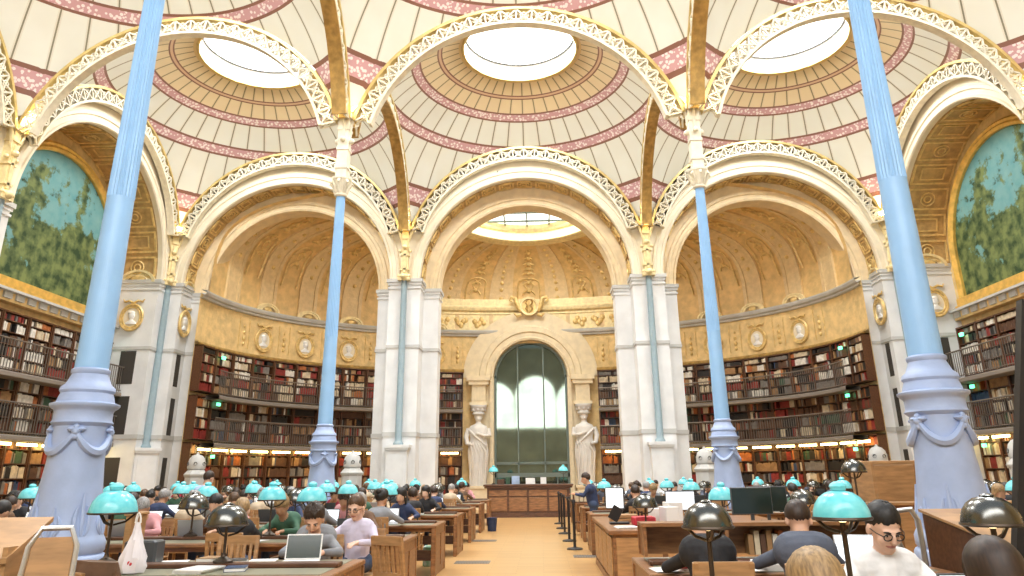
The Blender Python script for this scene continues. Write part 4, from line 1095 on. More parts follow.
    for p in P:
        if p[0] == 'c': capsule(mb, p[1], p[2], p[3], p[4], 14)
        else: mb.ball(tuple(p[2]), tuple(p[3]), 16, 12, T=p[1])
    me = mb.mesh('rough', [SK[0]]); o = bpy.data.objects.new('rough', me); C.objects.link(o)
    md = o.modifiers.new('r', 'REMESH'); md.mode = 'VOXEL'; md.voxel_size = voxel
    sm = o.modifiers.new('s', 'SMOOTH'); sm.iterations = 3 if voxel < .012 else 2; sm.factor = .5
    dg = bpy.context.evaluated_depsgraph_get(); dg.update(); ev = o.evaluated_get(dg); nm = bpy.data.meshes.new_from_object(ev); nm.name = 'body'
    bpy.data.objects.remove(o); bpy.data.meshes.remove(me)
    n = len(nm.polygons); cen = np.empty(n*3); nm.polygons.foreach_get('center', cen); cen = cen.reshape(-1, 3)
    best = np.full(n, 1e9); mi = np.zeros(n, int)
    for p in P:
        if p[0] == 'c':
            a, b = np.array(p[1]), np.array(p[2]); ab = b-a; t = np.clip(((cen-a) @ ab)/max(ab @ ab, 1e-9), 0, 1); d = np.linalg.norm(cen-(a+t[:, None]*ab), axis=1)-(p[3]+(p[4]-p[3])*t); m = p[5]
        else:
            Hi = np.array(p[1].inverted()); x = cen @ Hi[:3, :3].T+Hi[:3, 3]; r = np.array(p[3]); d = (np.linalg.norm((x-np.array(p[2]))/r, axis=1)-1)*r.min(); m = p[4]
            if m == 4: d = d-.004
        k = d < best; best[k] = d[k]; mi[k] = m
    nm.materials.clear()
    for m in (SK[0], CM['navy'], JEAN, SHOE, LIP): nm.materials.append(m)
    nm.polygons.foreach_set('material_index', mi.astype(np.int32)); nm.polygons.foreach_set('use_smooth', [True]*n); nm.update()
    return nm, H
def hair_mesh(style, seed=0):
    rnd = random.Random(seed); mb = MB(); NA, NP = 44, 16; rows = []; jag = {}
    for k in range(NP+1):
        row = []
        for i in range(NA):
            a = 2*pi*i/NA; fr = max(0, -sin(a)); bk = max(0, sin(a))
            lim = radians(106)-radians(38)*fr**.8+radians(34)*bk
            if style == 'long': lim += radians(22)*(1-fr)
            if k == 0: jag[i] = (rnd.random()-.5)*radians(13)
            ph = (lim+jag[i])*k/NP; thick = 1.16 if style == 'short' else 1.20 if style == 'long' else 1.34
            th = thick+(.10 if style == 'curly' else .035)*(rnd.random()-.5)
            if style == 'curly' and fr > .2: th += .06*rnd.random()
            th = 1+(th-1)*(1-(k/NP)**3)
            if style == 'curly': th += .05*rnd.random()*(k/NP)
            if k == NP: th = .985
            x, y, z = .080*th*sin(ph)*cos(a), .012+.100*th*sin(ph)*sin(a), .030+.100*th*cos(ph)
            if style == 'long' and k > 8 and fr < .35:
                dz = (k-8)/8; z -= .20*dz; f = 1-.12*dz; x *= f; y = .02+(y-.02)*f
            row.append((x, y, z))
        rows.append(row)
    mb.grid(rows, closed=True, flip=True)
    if style == 'bun': mb.ball((0, .12, .08), (.045, .045, .045), 12, 8)
    return mb
HMESH = {}
def hair(style, col, seed=0):
    if (style, col, seed) not in HMESH: HMESH[(style, col, seed)] = hair_mesh(style, seed).mesh('hair', [HM[col]], True)
    return HMESH[(style, col, seed)]
EYM = MB(); EYM.ball((0, 0, 0), (.0125, .008, .0075), 10, 8, 0); EYM.ball((0, -.006, 0), (.0058, .0035, .0062), 8, 6, 1); EYM = EYM.mesh('eye', [EW, EYE], True)
def person(mesh, H, loc, rz, shirt, hairc, style, skin, lab, trousers=None, face=False, glasses=False, seed=0, grp=None):
    o = link('person', mesh, None, loc, (0, 0, rz)); tag(o, lab, 'person', grp)
    for i, m in enumerate((SK[skin], CM[shirt], trousers or JEAN, SHOE, LIP)):
        o.material_slots[i].link = 'OBJECT'; o.material_slots[i].material = m
    h = link('hair', hair(style, hairc, seed), o); h.matrix_local = H
    if face:
        for s in (-1, 1):
            e = link('eye', EYM, o); e.matrix_local = H @ Matrix.Translation((s*.030, -.083, .004))
            mb = MB(); mb.tube([(s*.014, -.094, .020), (s*.030, -.096, .026), (s*.048, -.084, .021)], [.004, .005, .003], 5); b = obj('eyebrow', mb, HM[hairc], o); b.matrix_local = H
    if glasses:
        mb = MB()
        for s in (-1, 1):
            mb.tube([(s*.032+.023*cos(k*pi/8), -.103, .002+.018*sin(k*pi/8)) for k in range(16)], .0035, 5, closed=True); mb.tube([(s*.055, -.10, .006), (s*.078, -.06, .008), (s*.083, .01, .004)], .003, 5)
        mb.tube([(-.009, -.104, .004), (.009, -.104, .004)], .003, 5); g = obj('glasses', mb, M['black'], o); g.matrix_local = H
    return o
# near people, each with a body of its own
m_, H_ = body(lean=.26, look=.62, voxel=.008, arms='table'); p = hit_y(327, 512, -19.95)
person(m_, H_, (-1.85, -19.62, FZ), .12, 'grey', 'dark brown', 'curly', 0, 'curly haired reader in a grey shirt bending over the laptop table', face=True)
m_, H_ = body(lean=.05, look=.30, voxel=.008, arms=('wide', 'table')); person(m_, H_, (-1.66, -18.70, FZ), -.15, 'lavender', 'brown', 'short', 2, 'reader in a lavender white shirt and glasses sitting upright beside the aisle', face=True, glasses=True)
m_, H_ = body(lean=.06, look=.48, voxel=.007, arms='table', turn=.25); person(m_, H_, (2.47, -22.72, FZ+.02), -.18, 'white', 'black', 'short', 2, 'man in a white shirt and black glasses beside the large turquoise lamp', face=True, glasses=True)
m_, H_ = body(lean=.27, look=.85, voxel=.010, arms='table', build=1.1); person(m_, H_, (1.69, -21.70, FZ), pi+.05, 'black', 'black', 'short', 0, 'reader in a black jacket seen from behind on a wooden chair', trousers=TROU)
m_, H_ = body(lean=.16, look=.75, voxel=.010, arms=('table', 'wide'), build=1.15); person(m_, H_, (2.32, -21.85, FZ+.02), pi-.2, 'slate', 'dark brown', 'short', 0, 'man in a slate grey jacket leaning on the table, seen from behind', trousers=TROU)
m_, H_ = body(lean=.24, look=.45, voxel=.010, arms='table'); person(m_, H_, (1.42, -25.02, FZ-.02), pi+.1, 'beige', 'blond', 'long', 2, 'long haired blond reader seen from behind at the bottom edge', seed=3)
person(m_, H_, (2.05, -24.88, FZ), pi-.1, 'black', 'dark brown', 'long', 0, 'dark long haired reader seen from behind near the right edge', seed=4)
m_, H_ = body('stand', lean=.10, look=.35, voxel=.012, arms='desk'); person(m_, H_, (1.62, -10.0, FZ), -pi/2-.3, 'navy', 'dark brown', 'short', 0, 'person in a navy sweater and jeans standing at the aisle', seed=5).scale = (.94, .94, .94)
o_ = person(m_, H_, (-6.2, -12.9, FZ), pi-.4, 'pale blue', 'dark brown', 'short', 0, 'person in a pale blue shirt standing behind the left tables', seed=5)
# the readers further back share a few bodies
VAR = [body(lean=l, look=k, voxel=.018, arms=a, turn=t) for l, k, a, t in ((.10, .55, 'table', 0), (.22, .75, 'table', .2), (.06, .35, 'wide', -.3), (.18, .5, ('chin', 'table'), .1))]
rnd = random.Random(11)
SHIRTS = ['navy', 'black', 'white', 'grey', 'maroon', 'pale blue', 'slate', 'green', 'brown', 'pink', 'beige', 'black', 'navy', 'slate', 'black']
HAIRS = ['black', 'dark brown', 'dark brown', 'brown', 'black', 'blond', 'grey']
NUMW = ORD
laptop_spots = []
def seat_row(y, xs, side, row, prob, skip=()):
    for j, x in enumerate(xs):
        for far in (True, False):
            seat = 'far' if far else 'near'
            yy = y+(1.0 if far else -1.0)
            if any(abs(x-ax) < .75 and abs(yy-ay) < .75 for ax, ay in ((-4.8, -19.2), (4.8, -19.2), (-4.8, -9.6), (4.8, -9.6), (-6.2, -12.9), (-1.66, -18.86), (-1.85, -19.62), (1.62, -10.0), (6.5, -.95), (-6.6, -.95))): continue
            if rnd.random() > prob*(1 if far else .8):
                if rnd.random() < .5: chair(x, yy-(.12 if far else -.12), 0 if far else pi, 'empty wooden chair on the %s side of the %s %s table, %s from the aisle' % (seat, row, side, NUMW[j]))
                continue
            sh = rnd.choice(SHIRTS); hc = rnd.choice(HAIRS); st = rnd.choice(['short', 'short', 'long', 'curly', 'bun']); m, H = rnd.choice(VAR)
            person(m, H, (x, yy, FZ), (0 if far else pi)+rnd.uniform(-.2, .2), sh, hc, st, rnd.randrange(3), '%s reader, %s hair, %s side of the %s %s table, %s from the aisle' % (sh.replace('pale blue', 'pale-blue')+'-clad', hc.replace(' ', '-'), seat, row, side, NUMW[j]), trousers=rnd.choice([JEAN, TROU]), seed=rnd.randrange(3), grp='readers at the long tables')
            chair(x, yy+(.02 if far else -.02), 0 if far else pi, 'occupied wooden chair on the %s side of the %s %s table, %s from the aisle' % (seat, row, side, NUMW[j]))
            laptop_spots.append((x, y, far, row, side, j))
XL = [-2.1-1.02*k for k in range(10)]
for i, y in enumerate(ROWS[1:], 1): seat_row(y, XL, 'left', RN[i], .85 if i < 4 else .7)
XR = [2.3+1.02*k for k in range(10)]
for i, y in enumerate(ROWS):
    if i in (3, 4, 5, 6): seat_row(y, XR, 'right', RN[i], .5)
    elif i in (1, 2): seat_row(y, XR[6:], 'right', RN[i], .5)
# chairs near the front
chair(1.67, -21.80, pi, 'wooden slatted chair under the reader in the black jacket')
chair(2.31, -21.96, pi-.2, 'wooden chair under the man in the slate jacket')
chair(-1.02, -19.35, 2.6, 'empty light oak chair turned to the aisle beside the reader in lavender')
chair(-1.655, -18.63, -.15, 'wooden chair under the reader in lavender')
chair(-1.85, -19.58, .12, 'wooden chair under the curly haired reader')
chair(-2.75, -19.62, .1, 'empty wooden chair next to the curly haired reader')
chair(2.47, -22.66, -.18, 'wooden chair under the man in the white shirt')
chair(-2.62, -22.15, 2.7, 'oak chair in front of the nearer left blue column')

# lamps further back
rl = random.Random(5)
for i, y in enumerate(ROWS[1:], 1):
    for k in range(7):
        x = -2.2-1.55*k-(.35 if i % 2 else 0)
        if any(abs(x-a) < .5 and abs(y-b) < .5 for a, b in LAMPXY): continue
        kind = 'turquoise' if rl.random() < .72 else 'smoked chrome'
        lamp(x, y, 1.33 if kind[0] == 't' else 1.26, .19, kind, '%s lamp on the %s left table, %s from the aisle' % (kind, RN[i], ORD[k]))
for i, y in enumerate(ROWS):
    xs = [2.0+1.55*k for k in range(7)] if i >= 3 else [8.3+1.5*k for k in range(3)] if i in (1, 2) else []
    for k, x in enumerate(xs):
        kind = 'turquoise' if rl.random() < .5 else 'smoked chrome'
        lamp(x, y, 1.30 if kind[0] == 't' else 1.24, .18, kind, '%s lamp on the %s right table, %s from the aisle' % (kind, RN[i], ORD[k]))

# laptops, papers and desk books
def laptop_meshes(scr, shell):
    ba = MB(); ba.rbox(-.165, .165, -.115, .115, 0, .016, .008); ba.box(-.14, .14, -.02, .09, .016, .018)
    li = MB(); li.rbox(-.165, .165, -.006, .004, 0, .225, .005, T=Matrix.Translation((0, .115, .016)) @ Matrix.Rotation(-.30, 4, 'X'))
    sc = MB(); sc.box(-.153, .153, -.0085, -.0062, .012, .213, T=Matrix.Translation((0, .115, .016)) @ Matrix.Rotation(-.30, 4, 'X'))
    return ba.mesh('keyboard_base', [shell]), li.mesh('lid', [shell]), sc.mesh('screen', [scr])
LPM = {'silver': laptop_meshes(M['screen_white'], M['shell_grey']), 'charcoal': laptop_meshes(M['screen_white'], M['shell_dark']), 'white framed': laptop_meshes(M['screen_dark'], M['paper'])}
def laptop(x, y, rz, kind, lab, z=None):
    o = empty('laptop', (x, y, (TT+.005) if z is None else z), rz, lab, 'laptop', 'laptops on the tables'); a, b, c = LPM[kind]; link('keyboard_base', a, o); l = link('lid', b, o); link('screen', c, l); return o
def sheet(x, y, rz, lab, w=.21, d=.30, h=.006, z=None, m=None, name='paper_sheet', cat='paper', grp='papers on the tables'):
    mb = MB(); n = 3
    for k in range(n): mb.box(-w/2+.01*k, w/2+.01*k, -d/2-.006*k, d/2-.006*k, h*k/n, h*(k+1)/n-.0005)
    o = obj(name, mb, m or M['paper'], None, (x, y, (TT+.005) if z is None else z), (0, 0, rz)); tag(o, lab, cat, grp); return o
def book(x, y, rz, col, lab, z=None, w=.17, d=.24, h=.035):
    o = empty('book', (x, y, (TT+.005) if z is None else z), rz, lab, 'book', 'books lying on the tables')
    mb = MB(); mb.box(-w/2, w/2, -d/2, d/2, 0, .003); mb.box(-w/2, w/2, -d/2, d/2, h-.003, h); mb.box(-w/2, -w/2+.004, -d/2, d/2, .003, h-.003); obj('cover', mb, BM[col], o)
    mb = MB(); mb.box(-w/2+.004, w/2-.006, -d/2+.005, d/2-.005, .003, h-.003); obj('pages', mb, M['paper'], o); return o
rp = random.Random(21)
for (x, y, far, row, side, j) in laptop_spots:
    s = 1 if far else -1; r = rp.random(); seat = 'far' if far else 'near'
    if r < .45: laptop(x+rp.uniform(-.1, .1), y+s*.25, (pi if far else 0)+rp.uniform(-.2, .2), rp.choice(['silver', 'charcoal']), 'open laptop on the %s side of the %s %s table, %s from the aisle' % (seat, row, side, NUMW[j]))
    elif r < .8: sheet(x+rp.uniform(-.1, .1), y+s*.36, rp.uniform(-.4, .4), 'white papers on the %s side of the %s %s table, %s from the aisle' % (seat, row, side, NUMW[j]))
    else: c = rp.choice(BK); book(x, y+s*.27, rp.uniform(-.4, .4), c, 'closed %s book on the %s side of the %s %s table, %s from the aisle' % (c, seat, row, side, NUMW[j]))
laptop(-1.78, -20.42, .1, 'white framed', 'open laptop with a white frame and dark screen before the curly haired reader')
laptop(3.05, -20.98, -.12, 'silver', 'open laptop with a white screen beside the man in the slate jacket')
laptop(-1.52, -23.50, .05, 'charcoal', 'charcoal laptop on the nearest left table')
laptop(2.22, -23.38, pi, 'silver', 'silver laptop before the man in the white shirt')
laptop(2.64, -23.50, 0, 'charcoal', 'charcoal laptop on the nearest right table beside the silver one')
sheet(-2.15, -20.40, .2, 'stack of white papers left of the white framed laptop', .24, .32, .02)
sheet(-2.45, -21.0, -.15, 'white paper pile under the smoked chrome lamp on the left', .26, .34, .03)
sheet(-3.0, -20.35, .3, 'loose white sheets on the olive leather table', .24, .32, .008)
book(-2.15, -20.95, .25, 'blue', 'blue covered book on the laptop table', h=.03); book(-2.62, -20.38, -.1, 'tan', 'thick tan book behind the paper pile on the laptop table', h=.05); book(-2.35, -20.42, .3, 'black', 'black book near the tan book on the laptop table')
sheet(2.0, -21.08, .1, 'white pages spread before the reader in the black jacket', .3, .4, .01); sheet(2.28, -21.02, -.1, 'fanned stack of white sheets beside the reader in the black jacket', .28, .36, .05); sheet(1.42, -21.10, .1, 'white sheet at the aisle end of the hutch table', .2, .28)
mb = MB(); mb.lathe([(.09, 0), (.10, .02), (.105, .03), (.09, .032), (.085, .02)], 20); o = obj('bowl', mb, M['red'], None, (1.62, -20.93, TT+.006), smooth=True); tag(o, 'small red rimmed dish on the aisle end of the hutch table', 'dish')
for k in range(7):
    mb = MB(); mb.box(0, .045, 0, .14, 0, .20 if k % 2 else .17); o = obj('book', mb, BM[['tan', 'cream', 'brown', 'tan', 'white', 'orange', 'brown'][k]], None, (2.30+.055*k, -20.38, TT+.0425)); tag(o, '%s book standing in the hutch shelf, %s from its left' % (['tan', 'cream', 'brown', 'tan', 'white', 'orange', 'brown'][k], ORD[k]), 'book', 'books in the hutch shelf')
# on the service desk
DT = FZ+.782
def monitor(x, y, rz, m, lab, z=DT, w=.50, h=.31):
    o = empty('monitor', (x, y, z), rz, lab, 'monitor'); mb = MB(); mb.rbox(-.12, .12, -.08, .08, 0, .015, .005); mb.box(-.025, .025, .0, .03, .015, .22); obj('stand', mb, M['shell_dark'], o)
    mb = MB(); mb.rbox(-w/2, w/2, -.02, .015, .14, .14+h, .008); obj('casing', mb, M['shell_dark'], o); mb = MB(); mb.box(-w/2+.015, w/2-.015, -.0225, -.0205, .155, .125+h); obj('screen', mb, m, o); return o
p = hit_z(690, 512, DT+.1); monitor(2.75, -14.6, .05, M['screen_white'], 'monitor with a bright white screen on the service desk')
monitor(1.75, -13.75, -.5, M['screen_white'], 'white screen monitor at the far aisle corner of the service desk', w=.36, h=.36)
monitor(3.55, -16.0, .1, M['screen_dark'], 'dark monitor right of the turquoise lamp on the service desk', w=.62, h=.38); monitor(4.02, -15.2, -.1, M['screen_dark'], 'dark monitor at the right end of the service desk', w=.6, h=.38)
mb = MB(); mb.rbox(-.16, .16, -.2, .2, 0, .12, .02); o = obj('storage_box', mb, M['red'], None, (1.95, -15.9, DT)); tag(o, 'red card box on the service desk', 'box')
mb = MB(); mb.rbox(-.22, .22, -.14, .14, 0, .05, .01); mb.rbox(-.22, .22, -.14, .14, .06, .11, .01); o = obj('letter_tray', mb, M['wood_light'], None, (1.75, -15.0, DT)); tag(o, 'pale wooden letter tray on the service desk', 'tray')
for k, (x, y, h, w) in enumerate(((2.32, -16.0, .26, .20), (2.50, -15.3, .30, .22), (2.22, -15.4, .22, .16))):
    mb = MB(); mb.rbox(-w/2, w/2, -.15, .15, 0, h, .01); o = obj('archive_box', mb, M['paper'], None, (x, y, DT), (0, 0, .2)); tag(o, ['white archive box nearest the viewer on the service desk', 'tallest white archive box on the service desk', 'small white archive box beside the letter tray'][k], 'box', 'white archive boxes')
sheet(1.62, -16.45, .1, 'white papers on the aisle corner of the service desk', .28, .36, .02, DT); sheet(2.95, -16.5, -.2, 'white papers at the front of the service desk', .28, .36, .015, DT)
mb = MB(); mb.rbox(-.15, .15, -.1, .1, 0, .03, .01); mb.bar((-.1, 0, .06), (.0, -.03, .24), .02, .16); o = obj('desk_telephone', mb, M['black'], None, (1.62, -15.6, DT)); tag(o, 'black desk telephone on the service desk', 'telephone')
# on the counter
CT = FZ+1.192
lamp(-1.42, 2.0, CT+.46, .19, 'turquoise', 'turquoise lamp on the left end of the reception counter', CT); lamp(1.30, 2.0, CT+.46, .19, 'turquoise', 'turquoise lamp on the right end of the reception counter', CT)
for k, (x, w, h, m, lab) in enumerate(((-.55, .30, .30, CM['pale blue'], 'pale blue box on the reception counter'), (.02, .36, .22, M['paper'], 'white box in the middle of the reception counter'), (.52, .22, .24, M['paper'], 'white leaflet holder on the reception counter'), (-1.12, .26, .18, BM['brown'], 'brown box on the reception counter'), (-.85, .14, .26, BM['green'], 'green box on the reception counter'))):
    mb = MB(); mb.rbox(-w/2, w/2, -.12, .12, 0, h, .01); o = obj('desk_box', mb, m, None, (x, 1.85, CT)); tag(o, lab, 'box')
# stanchions and belts
SB = MB().lathe([(.17, 0), (.17, .02), (.15, .035), (.04, .05), (.032, .06)], 24).mesh('base', [M['black']], True); SP = MB().lathe([(.03, .05), (.03, .92), (.042, .93), (.042, .98), (.03, 1.0), (0, 1.0)], 14).mesh('post', [M['black']], True)
STN = [(1.12, -10.9), (1.08, -8.9), (1.04, -6.6), (1.02, -4.6), (1.0, -2.4)]
for k, (x, y) in enumerate(STN):
    o = empty('stanchion', (x, y, FZ), 0, 'black queue stanchion right of the aisle, %s from the viewer' % ORD[k], 'stanchion', 'queue stanchions'); link('base', SB, o); link('post', SP, o)
    if k < 4: x2, y2 = STN[k+1]; mb = MB(); mb.bar((0, .043, .955), (x2-x, y2-y-.043, .955), .004, .045); obj('belt', mb, M['black'], o)
# cart with paper bundles beside the first stanchion
o = empty('book_cart', (1.62, -7.0, FZ), 0, 'dark cart with cream paper bundles behind the first stanchion', 'cart'); mb = MB()
for z in (.3, .8): mb.box(-.35, .35, -.25, .25, z, z+.03)
for sx in (-1, 1):
    for sy in (-1, 1): mb.bar((sx*.33, sy*.23, .04), (sx*.33, sy*.23, 1.0), .03); mb.ball((sx*.33, sy*.23, .03), .03, 8, 6)
obj('frame', mb, M['wood_dark'], o)
for k in range(5): mb = MB(); mb.rbox(-.30+.12*k, -.20+.12*k, -.2, .1, 0, .26, .01); q = obj('paper_bundle', mb, BM['cream'], None, (1.62, -7.0, FZ+.832)); tag(q, 'cream paper bundle standing on the cart, %s from its left' % ORD[k], 'paper', 'paper bundles on the cart')
# floor grilles
for k, (x, y) in enumerate(((-.85, -13.2), (1.35, -12.3), (-1.0, -8.6))):
    o = empty('floor_grille', (x, y, FZ+.002), 0, 'dark iron floor grille in the aisle, '+['left side near the second table', 'right side before the stanchions', 'left side farther back'][k], 'grille', 'floor grilles')
    mb = MB(); mb.box(-.32, .32, -.22, .22, 0, .006); obj('plate', mb, M['slab'], o); mb = MB()
    for q in range(12): mb.box(-.29+.05*q, -.275+.05*q, -.19, .19, .006, .012)
    obj('bars', mb, M['black'], o).name = 'bar'
# stone heating towers with domed caps
def vent_parts():
    b = MB(); b.lathe([(.44, 0), (.44, .5), (.40, .56), (.38, .6), (.36, 1.55), (.40, 1.6), (.42, 1.66), (.36, 1.72), (.30, 1.80), (.27, 1.84)], 8)
    c = MB(); c.lathe([(.30, 1.84), (.31, 1.90), (.30, 2.05), (.26, 2.20), (.17, 2.30), (.06, 2.34), (.04, 2.40), (0, 2.42)], 20)
    h = MB()
    for q in range(6): a = q*pi/3-pi/2+.3; h.lathe([(.0, 0), (.055, 0), (.065, .02), (.06, .035), (.05, .012), (0, .012)], 12, T=Matrix.Translation((.285*cos(a), .285*sin(a), 2.02)) @ Matrix.Rotation(a, 4, 'Z') @ Matrix.Rotation(pi/2, 4, 'Y'))
    return b.mesh('body', [M['stone_grey']]), c.mesh('dome_cap', [M['stone_grey']], True), h.mesh('vent_hole', [M['line_grey']])
VB, VC, VH = vent_parts()
for u, y, lab in ((352, -.95, 'between the left arch and the middle pier'), (706, -.95, 'beside the slim right column'), (196, -.95, 'at the left end of the apse'), (880, -.95, 'at the right end of the apse')):
    p = hit_y(u, 470, y); o = empty('heating_tower', (p.x, y, FZ), 0, 'grey stone heating tower with domed cap '+lab, 'heating tower', 'stone heating towers'); link('body', VB, o); c = link('dome_cap', VC, o); link('vent_hole', VH, c)
for s, y, nm in ((-1, -5.2, 'left'), (1, -6.4, 'right')):
    o = empty('heating_tower', (s*13.6, y, FZ), 0, 'grey stone heating tower with domed cap below the far %s mural' % nm, 'heating tower', 'stone heating towers'); link('body', VB, o); c = link('dome_cap', VC, o); link('vent_hole', VH, c)
# oak cabinet block and partition on the right
o = empty('oak_cabinet', (6.0, -15.6, FZ), 0, 'tall light oak cabinet right of the service desk', 'cabinet'); mb = MB(); mb.rbox(-.62, .62, -.4, .4, 0, 1.66, .012); obj('body', mb, M['wood_light'], o)
for q in range(2): mb = MB(); mb.rbox(-.6+.61*q, -.01+.61*q, -.42, -.4, .08, 1.60, .015); d = obj('door', mb, M['wood_light'], o); mb = MB(); mb.ball((-.06 if q == 0 else .06, -.43, .85), .018, 8, 6); obj('knob', mb, M['bronze'], d)
o = empty('oak_partition', (5.35, -17.15, FZ), 0, 'long oak partition with ledge behind the man in the white shirt', 'partition'); mb = MB(); mb.box(-1.15, 1.55, -.05, .05, 0, 1.08); obj('board', mb, M['wood'], o)
mb = MB(); mb.rbox(-1.2, 1.6, -.12, .12, 1.08, 1.12, .01); obj('ledge', mb, M['wood_light'], o)
for q in range(3): mb = MB(); mb.rbox(-1.1+.88*q, -.28+.88*q, -.065, -.05, .1, 1.02, .02); obj('panel', mb, M['wood_light'], o)
p = hit_y(854, 472, -17.15); lamp(p.x, -17.15, p.z, .16, 'smoked chrome', 'smoked chrome lamp on the oak partition ledge', FZ+1.121)
lamp_px(803, 503, 26, -16.55, 'smoked chrome', 'smoked chrome lamp at the right end of the service desk', FZ+.782)
# silver handrail and oak end right of the man in white, black panel at the edge
o = empty('handrail', (3.16, -21.6, FZ), .25, 'bent silver tube handrail left of the nearer right blue column', 'handrail'); mb = MB(); mb.tube([(-.10, 0, 0), (-.10, 0, 1.10), (-.06, 0, 1.22), (.06, 0, 1.23), (.11, 0, 1.15), (.12, 0, .2), (.12, 0, 0)], .02, 10); obj('tube', mb, M['silver'], o, smooth=True); mb = MB(); mb.tube([(-.10, 0, 1.05), (.12, 0, .55)], .014, 8); obj('brace', mb, M['silver'], o)
o = empty('oak_screen', (3.93, -21.3, FZ), 0, 'sloping oak desk screen right of the nearer right blue column', 'screen'); mb = MB(); mb.add([(-.25, -.6, 0), (.45, -.6, 0), (.45, .5, 0), (-.25, .5, 0), (-.25, -.6, .98), (.45, -.6, .98), (.45, .5, 1.16), (-.25, .5, 1.16)], [(3, 2, 1, 0), (4, 5, 6, 7), (0, 1, 5, 4), (1, 2, 6, 5), (2, 3, 7, 6), (3, 0, 4, 7)]); obj('body', mb, M['wood_dark'], o)
mb = MB(); mb.add([(-.27, -.62, .99), (.47, -.62, .99), (.47, .52, 1.175), (-.27, .52, 1.175), (-.27, -.62, 1.01), (.47, -.62, 1.01), (.47, .52, 1.195), (-.27, .52, 1.195)], [(3, 2, 1, 0), (4, 5, 6, 7), (0, 1, 5, 4), (1, 2, 6, 5), (2, 3, 7, 6), (3, 0, 4, 7)]); obj('top_board', mb, M['wood_light'], o)
o = empty('display_panel', (3.7, -22.7, FZ), 0, 'tall black leaning panel cut by the right edge of the picture', 'panel')
p0, p1 = hit_y(1013, 590, -22.7), hit_y(1019, 300, -22.7); sl = (p1.x-p0.x)/(p1.z-p0.z); zt = p1.z-FZ; xb = p0.x-sl*(p0.z-FZ)-3.7; xt = p1.x-3.7
mb = MB(); mb.add([(x+w, y, z) for y in (-.03, .03) for x, w, z in ((xb, 0, 0), (xb, .45, 0), (xt, .45, zt), (xt, 0, zt))], [(0, 1, 2, 3), (7, 6, 5, 4), (0, 4, 5, 1), (1, 5, 6, 2), (2, 6, 7, 3), (3, 7, 4, 0)]); obj('board', mb, M['black'], o)
mb = MB(); mb.box(xb-.03, xb+.5, -.2, .2, 0, .04); obj('foot', mb, M['black'], o)
# left foreground: open oak shelf with sloping top, silver framed panel, bag, box
o = empty('oak_shelf', (-3.12, -22.72, FZ), .12, 'open light oak shelf unit cut by the left edge of the picture', 'shelf'); mb = MB()
for z in (.04, .42, .86): mb.box(-.5, .28, -.2, .2, z, z+.03)
for x in (-.53, .28): mb.box(x, x+.03, -.22, .22, 0, 1.12)
mb.box(-.5, .28, .17, .2, 0, 1.12); obj('carcass', mb, M['wood_light'], o)
mb = MB(); mb.add([(-.54, -.24, 1.03), (.32, -.24, 1.03), (.32, .23, 1.24), (-.54, .23, 1.24), (-.54, -.24, 1.06), (.32, -.24, 1.06), (.32, .23, 1.27), (-.54, .23, 1.27)], [(3, 2, 1, 0), (4, 5, 6, 7), (0, 1, 5, 4), (1, 2, 6, 5), (2, 3, 7, 6), (3, 0, 4, 7)]); obj('sloping_top', mb, M['wood_light'], o)
for k in range(4): mb = MB(); mb.box(0, .06, 0, .2, 0, .26); b = obj('book', mb, BM[['cream', 'tan', 'white', 'brown'][k]], None, (-3.52+.075*k, -22.80, FZ+.452)); tag(b, '%s book inside the oak shelf at the left edge, %s from its left' % (['cream', 'tan', 'white', 'brown'][k], ORD[k]), 'book', 'books in the oak shelf')
o = empty('folding_chair', (-2.50, -22.98, FZ), .35, 'silver tube framed chair with light oak back beside the oak shelf', 'chair')
mb = MB(); mb.tube([(-.16, -.10, 0), (-.15, .0, .5), (-.13, .14, 1.12), (-.08, .17, 1.22), (.08, .17, 1.22), (.13, .14, 1.12), (.15, .0, .5), (.16, -.10, 0)], .016, 8); mb.tube([(-.16, .30, 0), (-.15, -.05, .52)], .014, 8); mb.tube([(.16, .30, 0), (.15, -.05, .52)], .014, 8); obj('tube_frame', mb, M['silver'], o, smooth=True)
mb = MB(); mb.add([(-.13, .01, .55), (.13, .01, .55), (.11, .155, 1.17), (-.11, .155, 1.17), (-.13, .03, .545), (.13, .03, .545), (.11, .175, 1.165), (-.11, .175, 1.165)], [(0, 1, 2, 3), (7, 6, 5, 4), (0, 4, 5, 1), (1, 5, 6, 2), (2, 6, 7, 3), (3, 7, 4, 0)]); obj('backrest', mb, M['wood_light'], o); mb = MB(); mb.rbox(-.16, .16, -.32, .02, .44, .465, .01); obj('seat', mb, M['wood_light'], o)
# jacket on the chair by the column
mb = MB(); rows = []
for k in range(9):
    t = k/8; row = []
    for i in range(24): a = 2*pi*i/24; f = 1+.10*sin(5*a+k*.8); row.append(((.20+.07*t)*cos(a)*f, (.045+.05*sin(pi*t))*sin(a)*f, .93-.45*t))
    rows.append(row)
mb.grid(rows, closed=True, flip=True); mb.add([rows[0][i] for i in range(24)], [tuple(range(24))])
o = obj('jacket', mb, CM['brown'], None, (-2.50, -22.41, FZ+.06), (0, 0, 2.7), smooth=True); tag(o, 'brown jacket hung over the oak chair before the blue column', 'jacket')
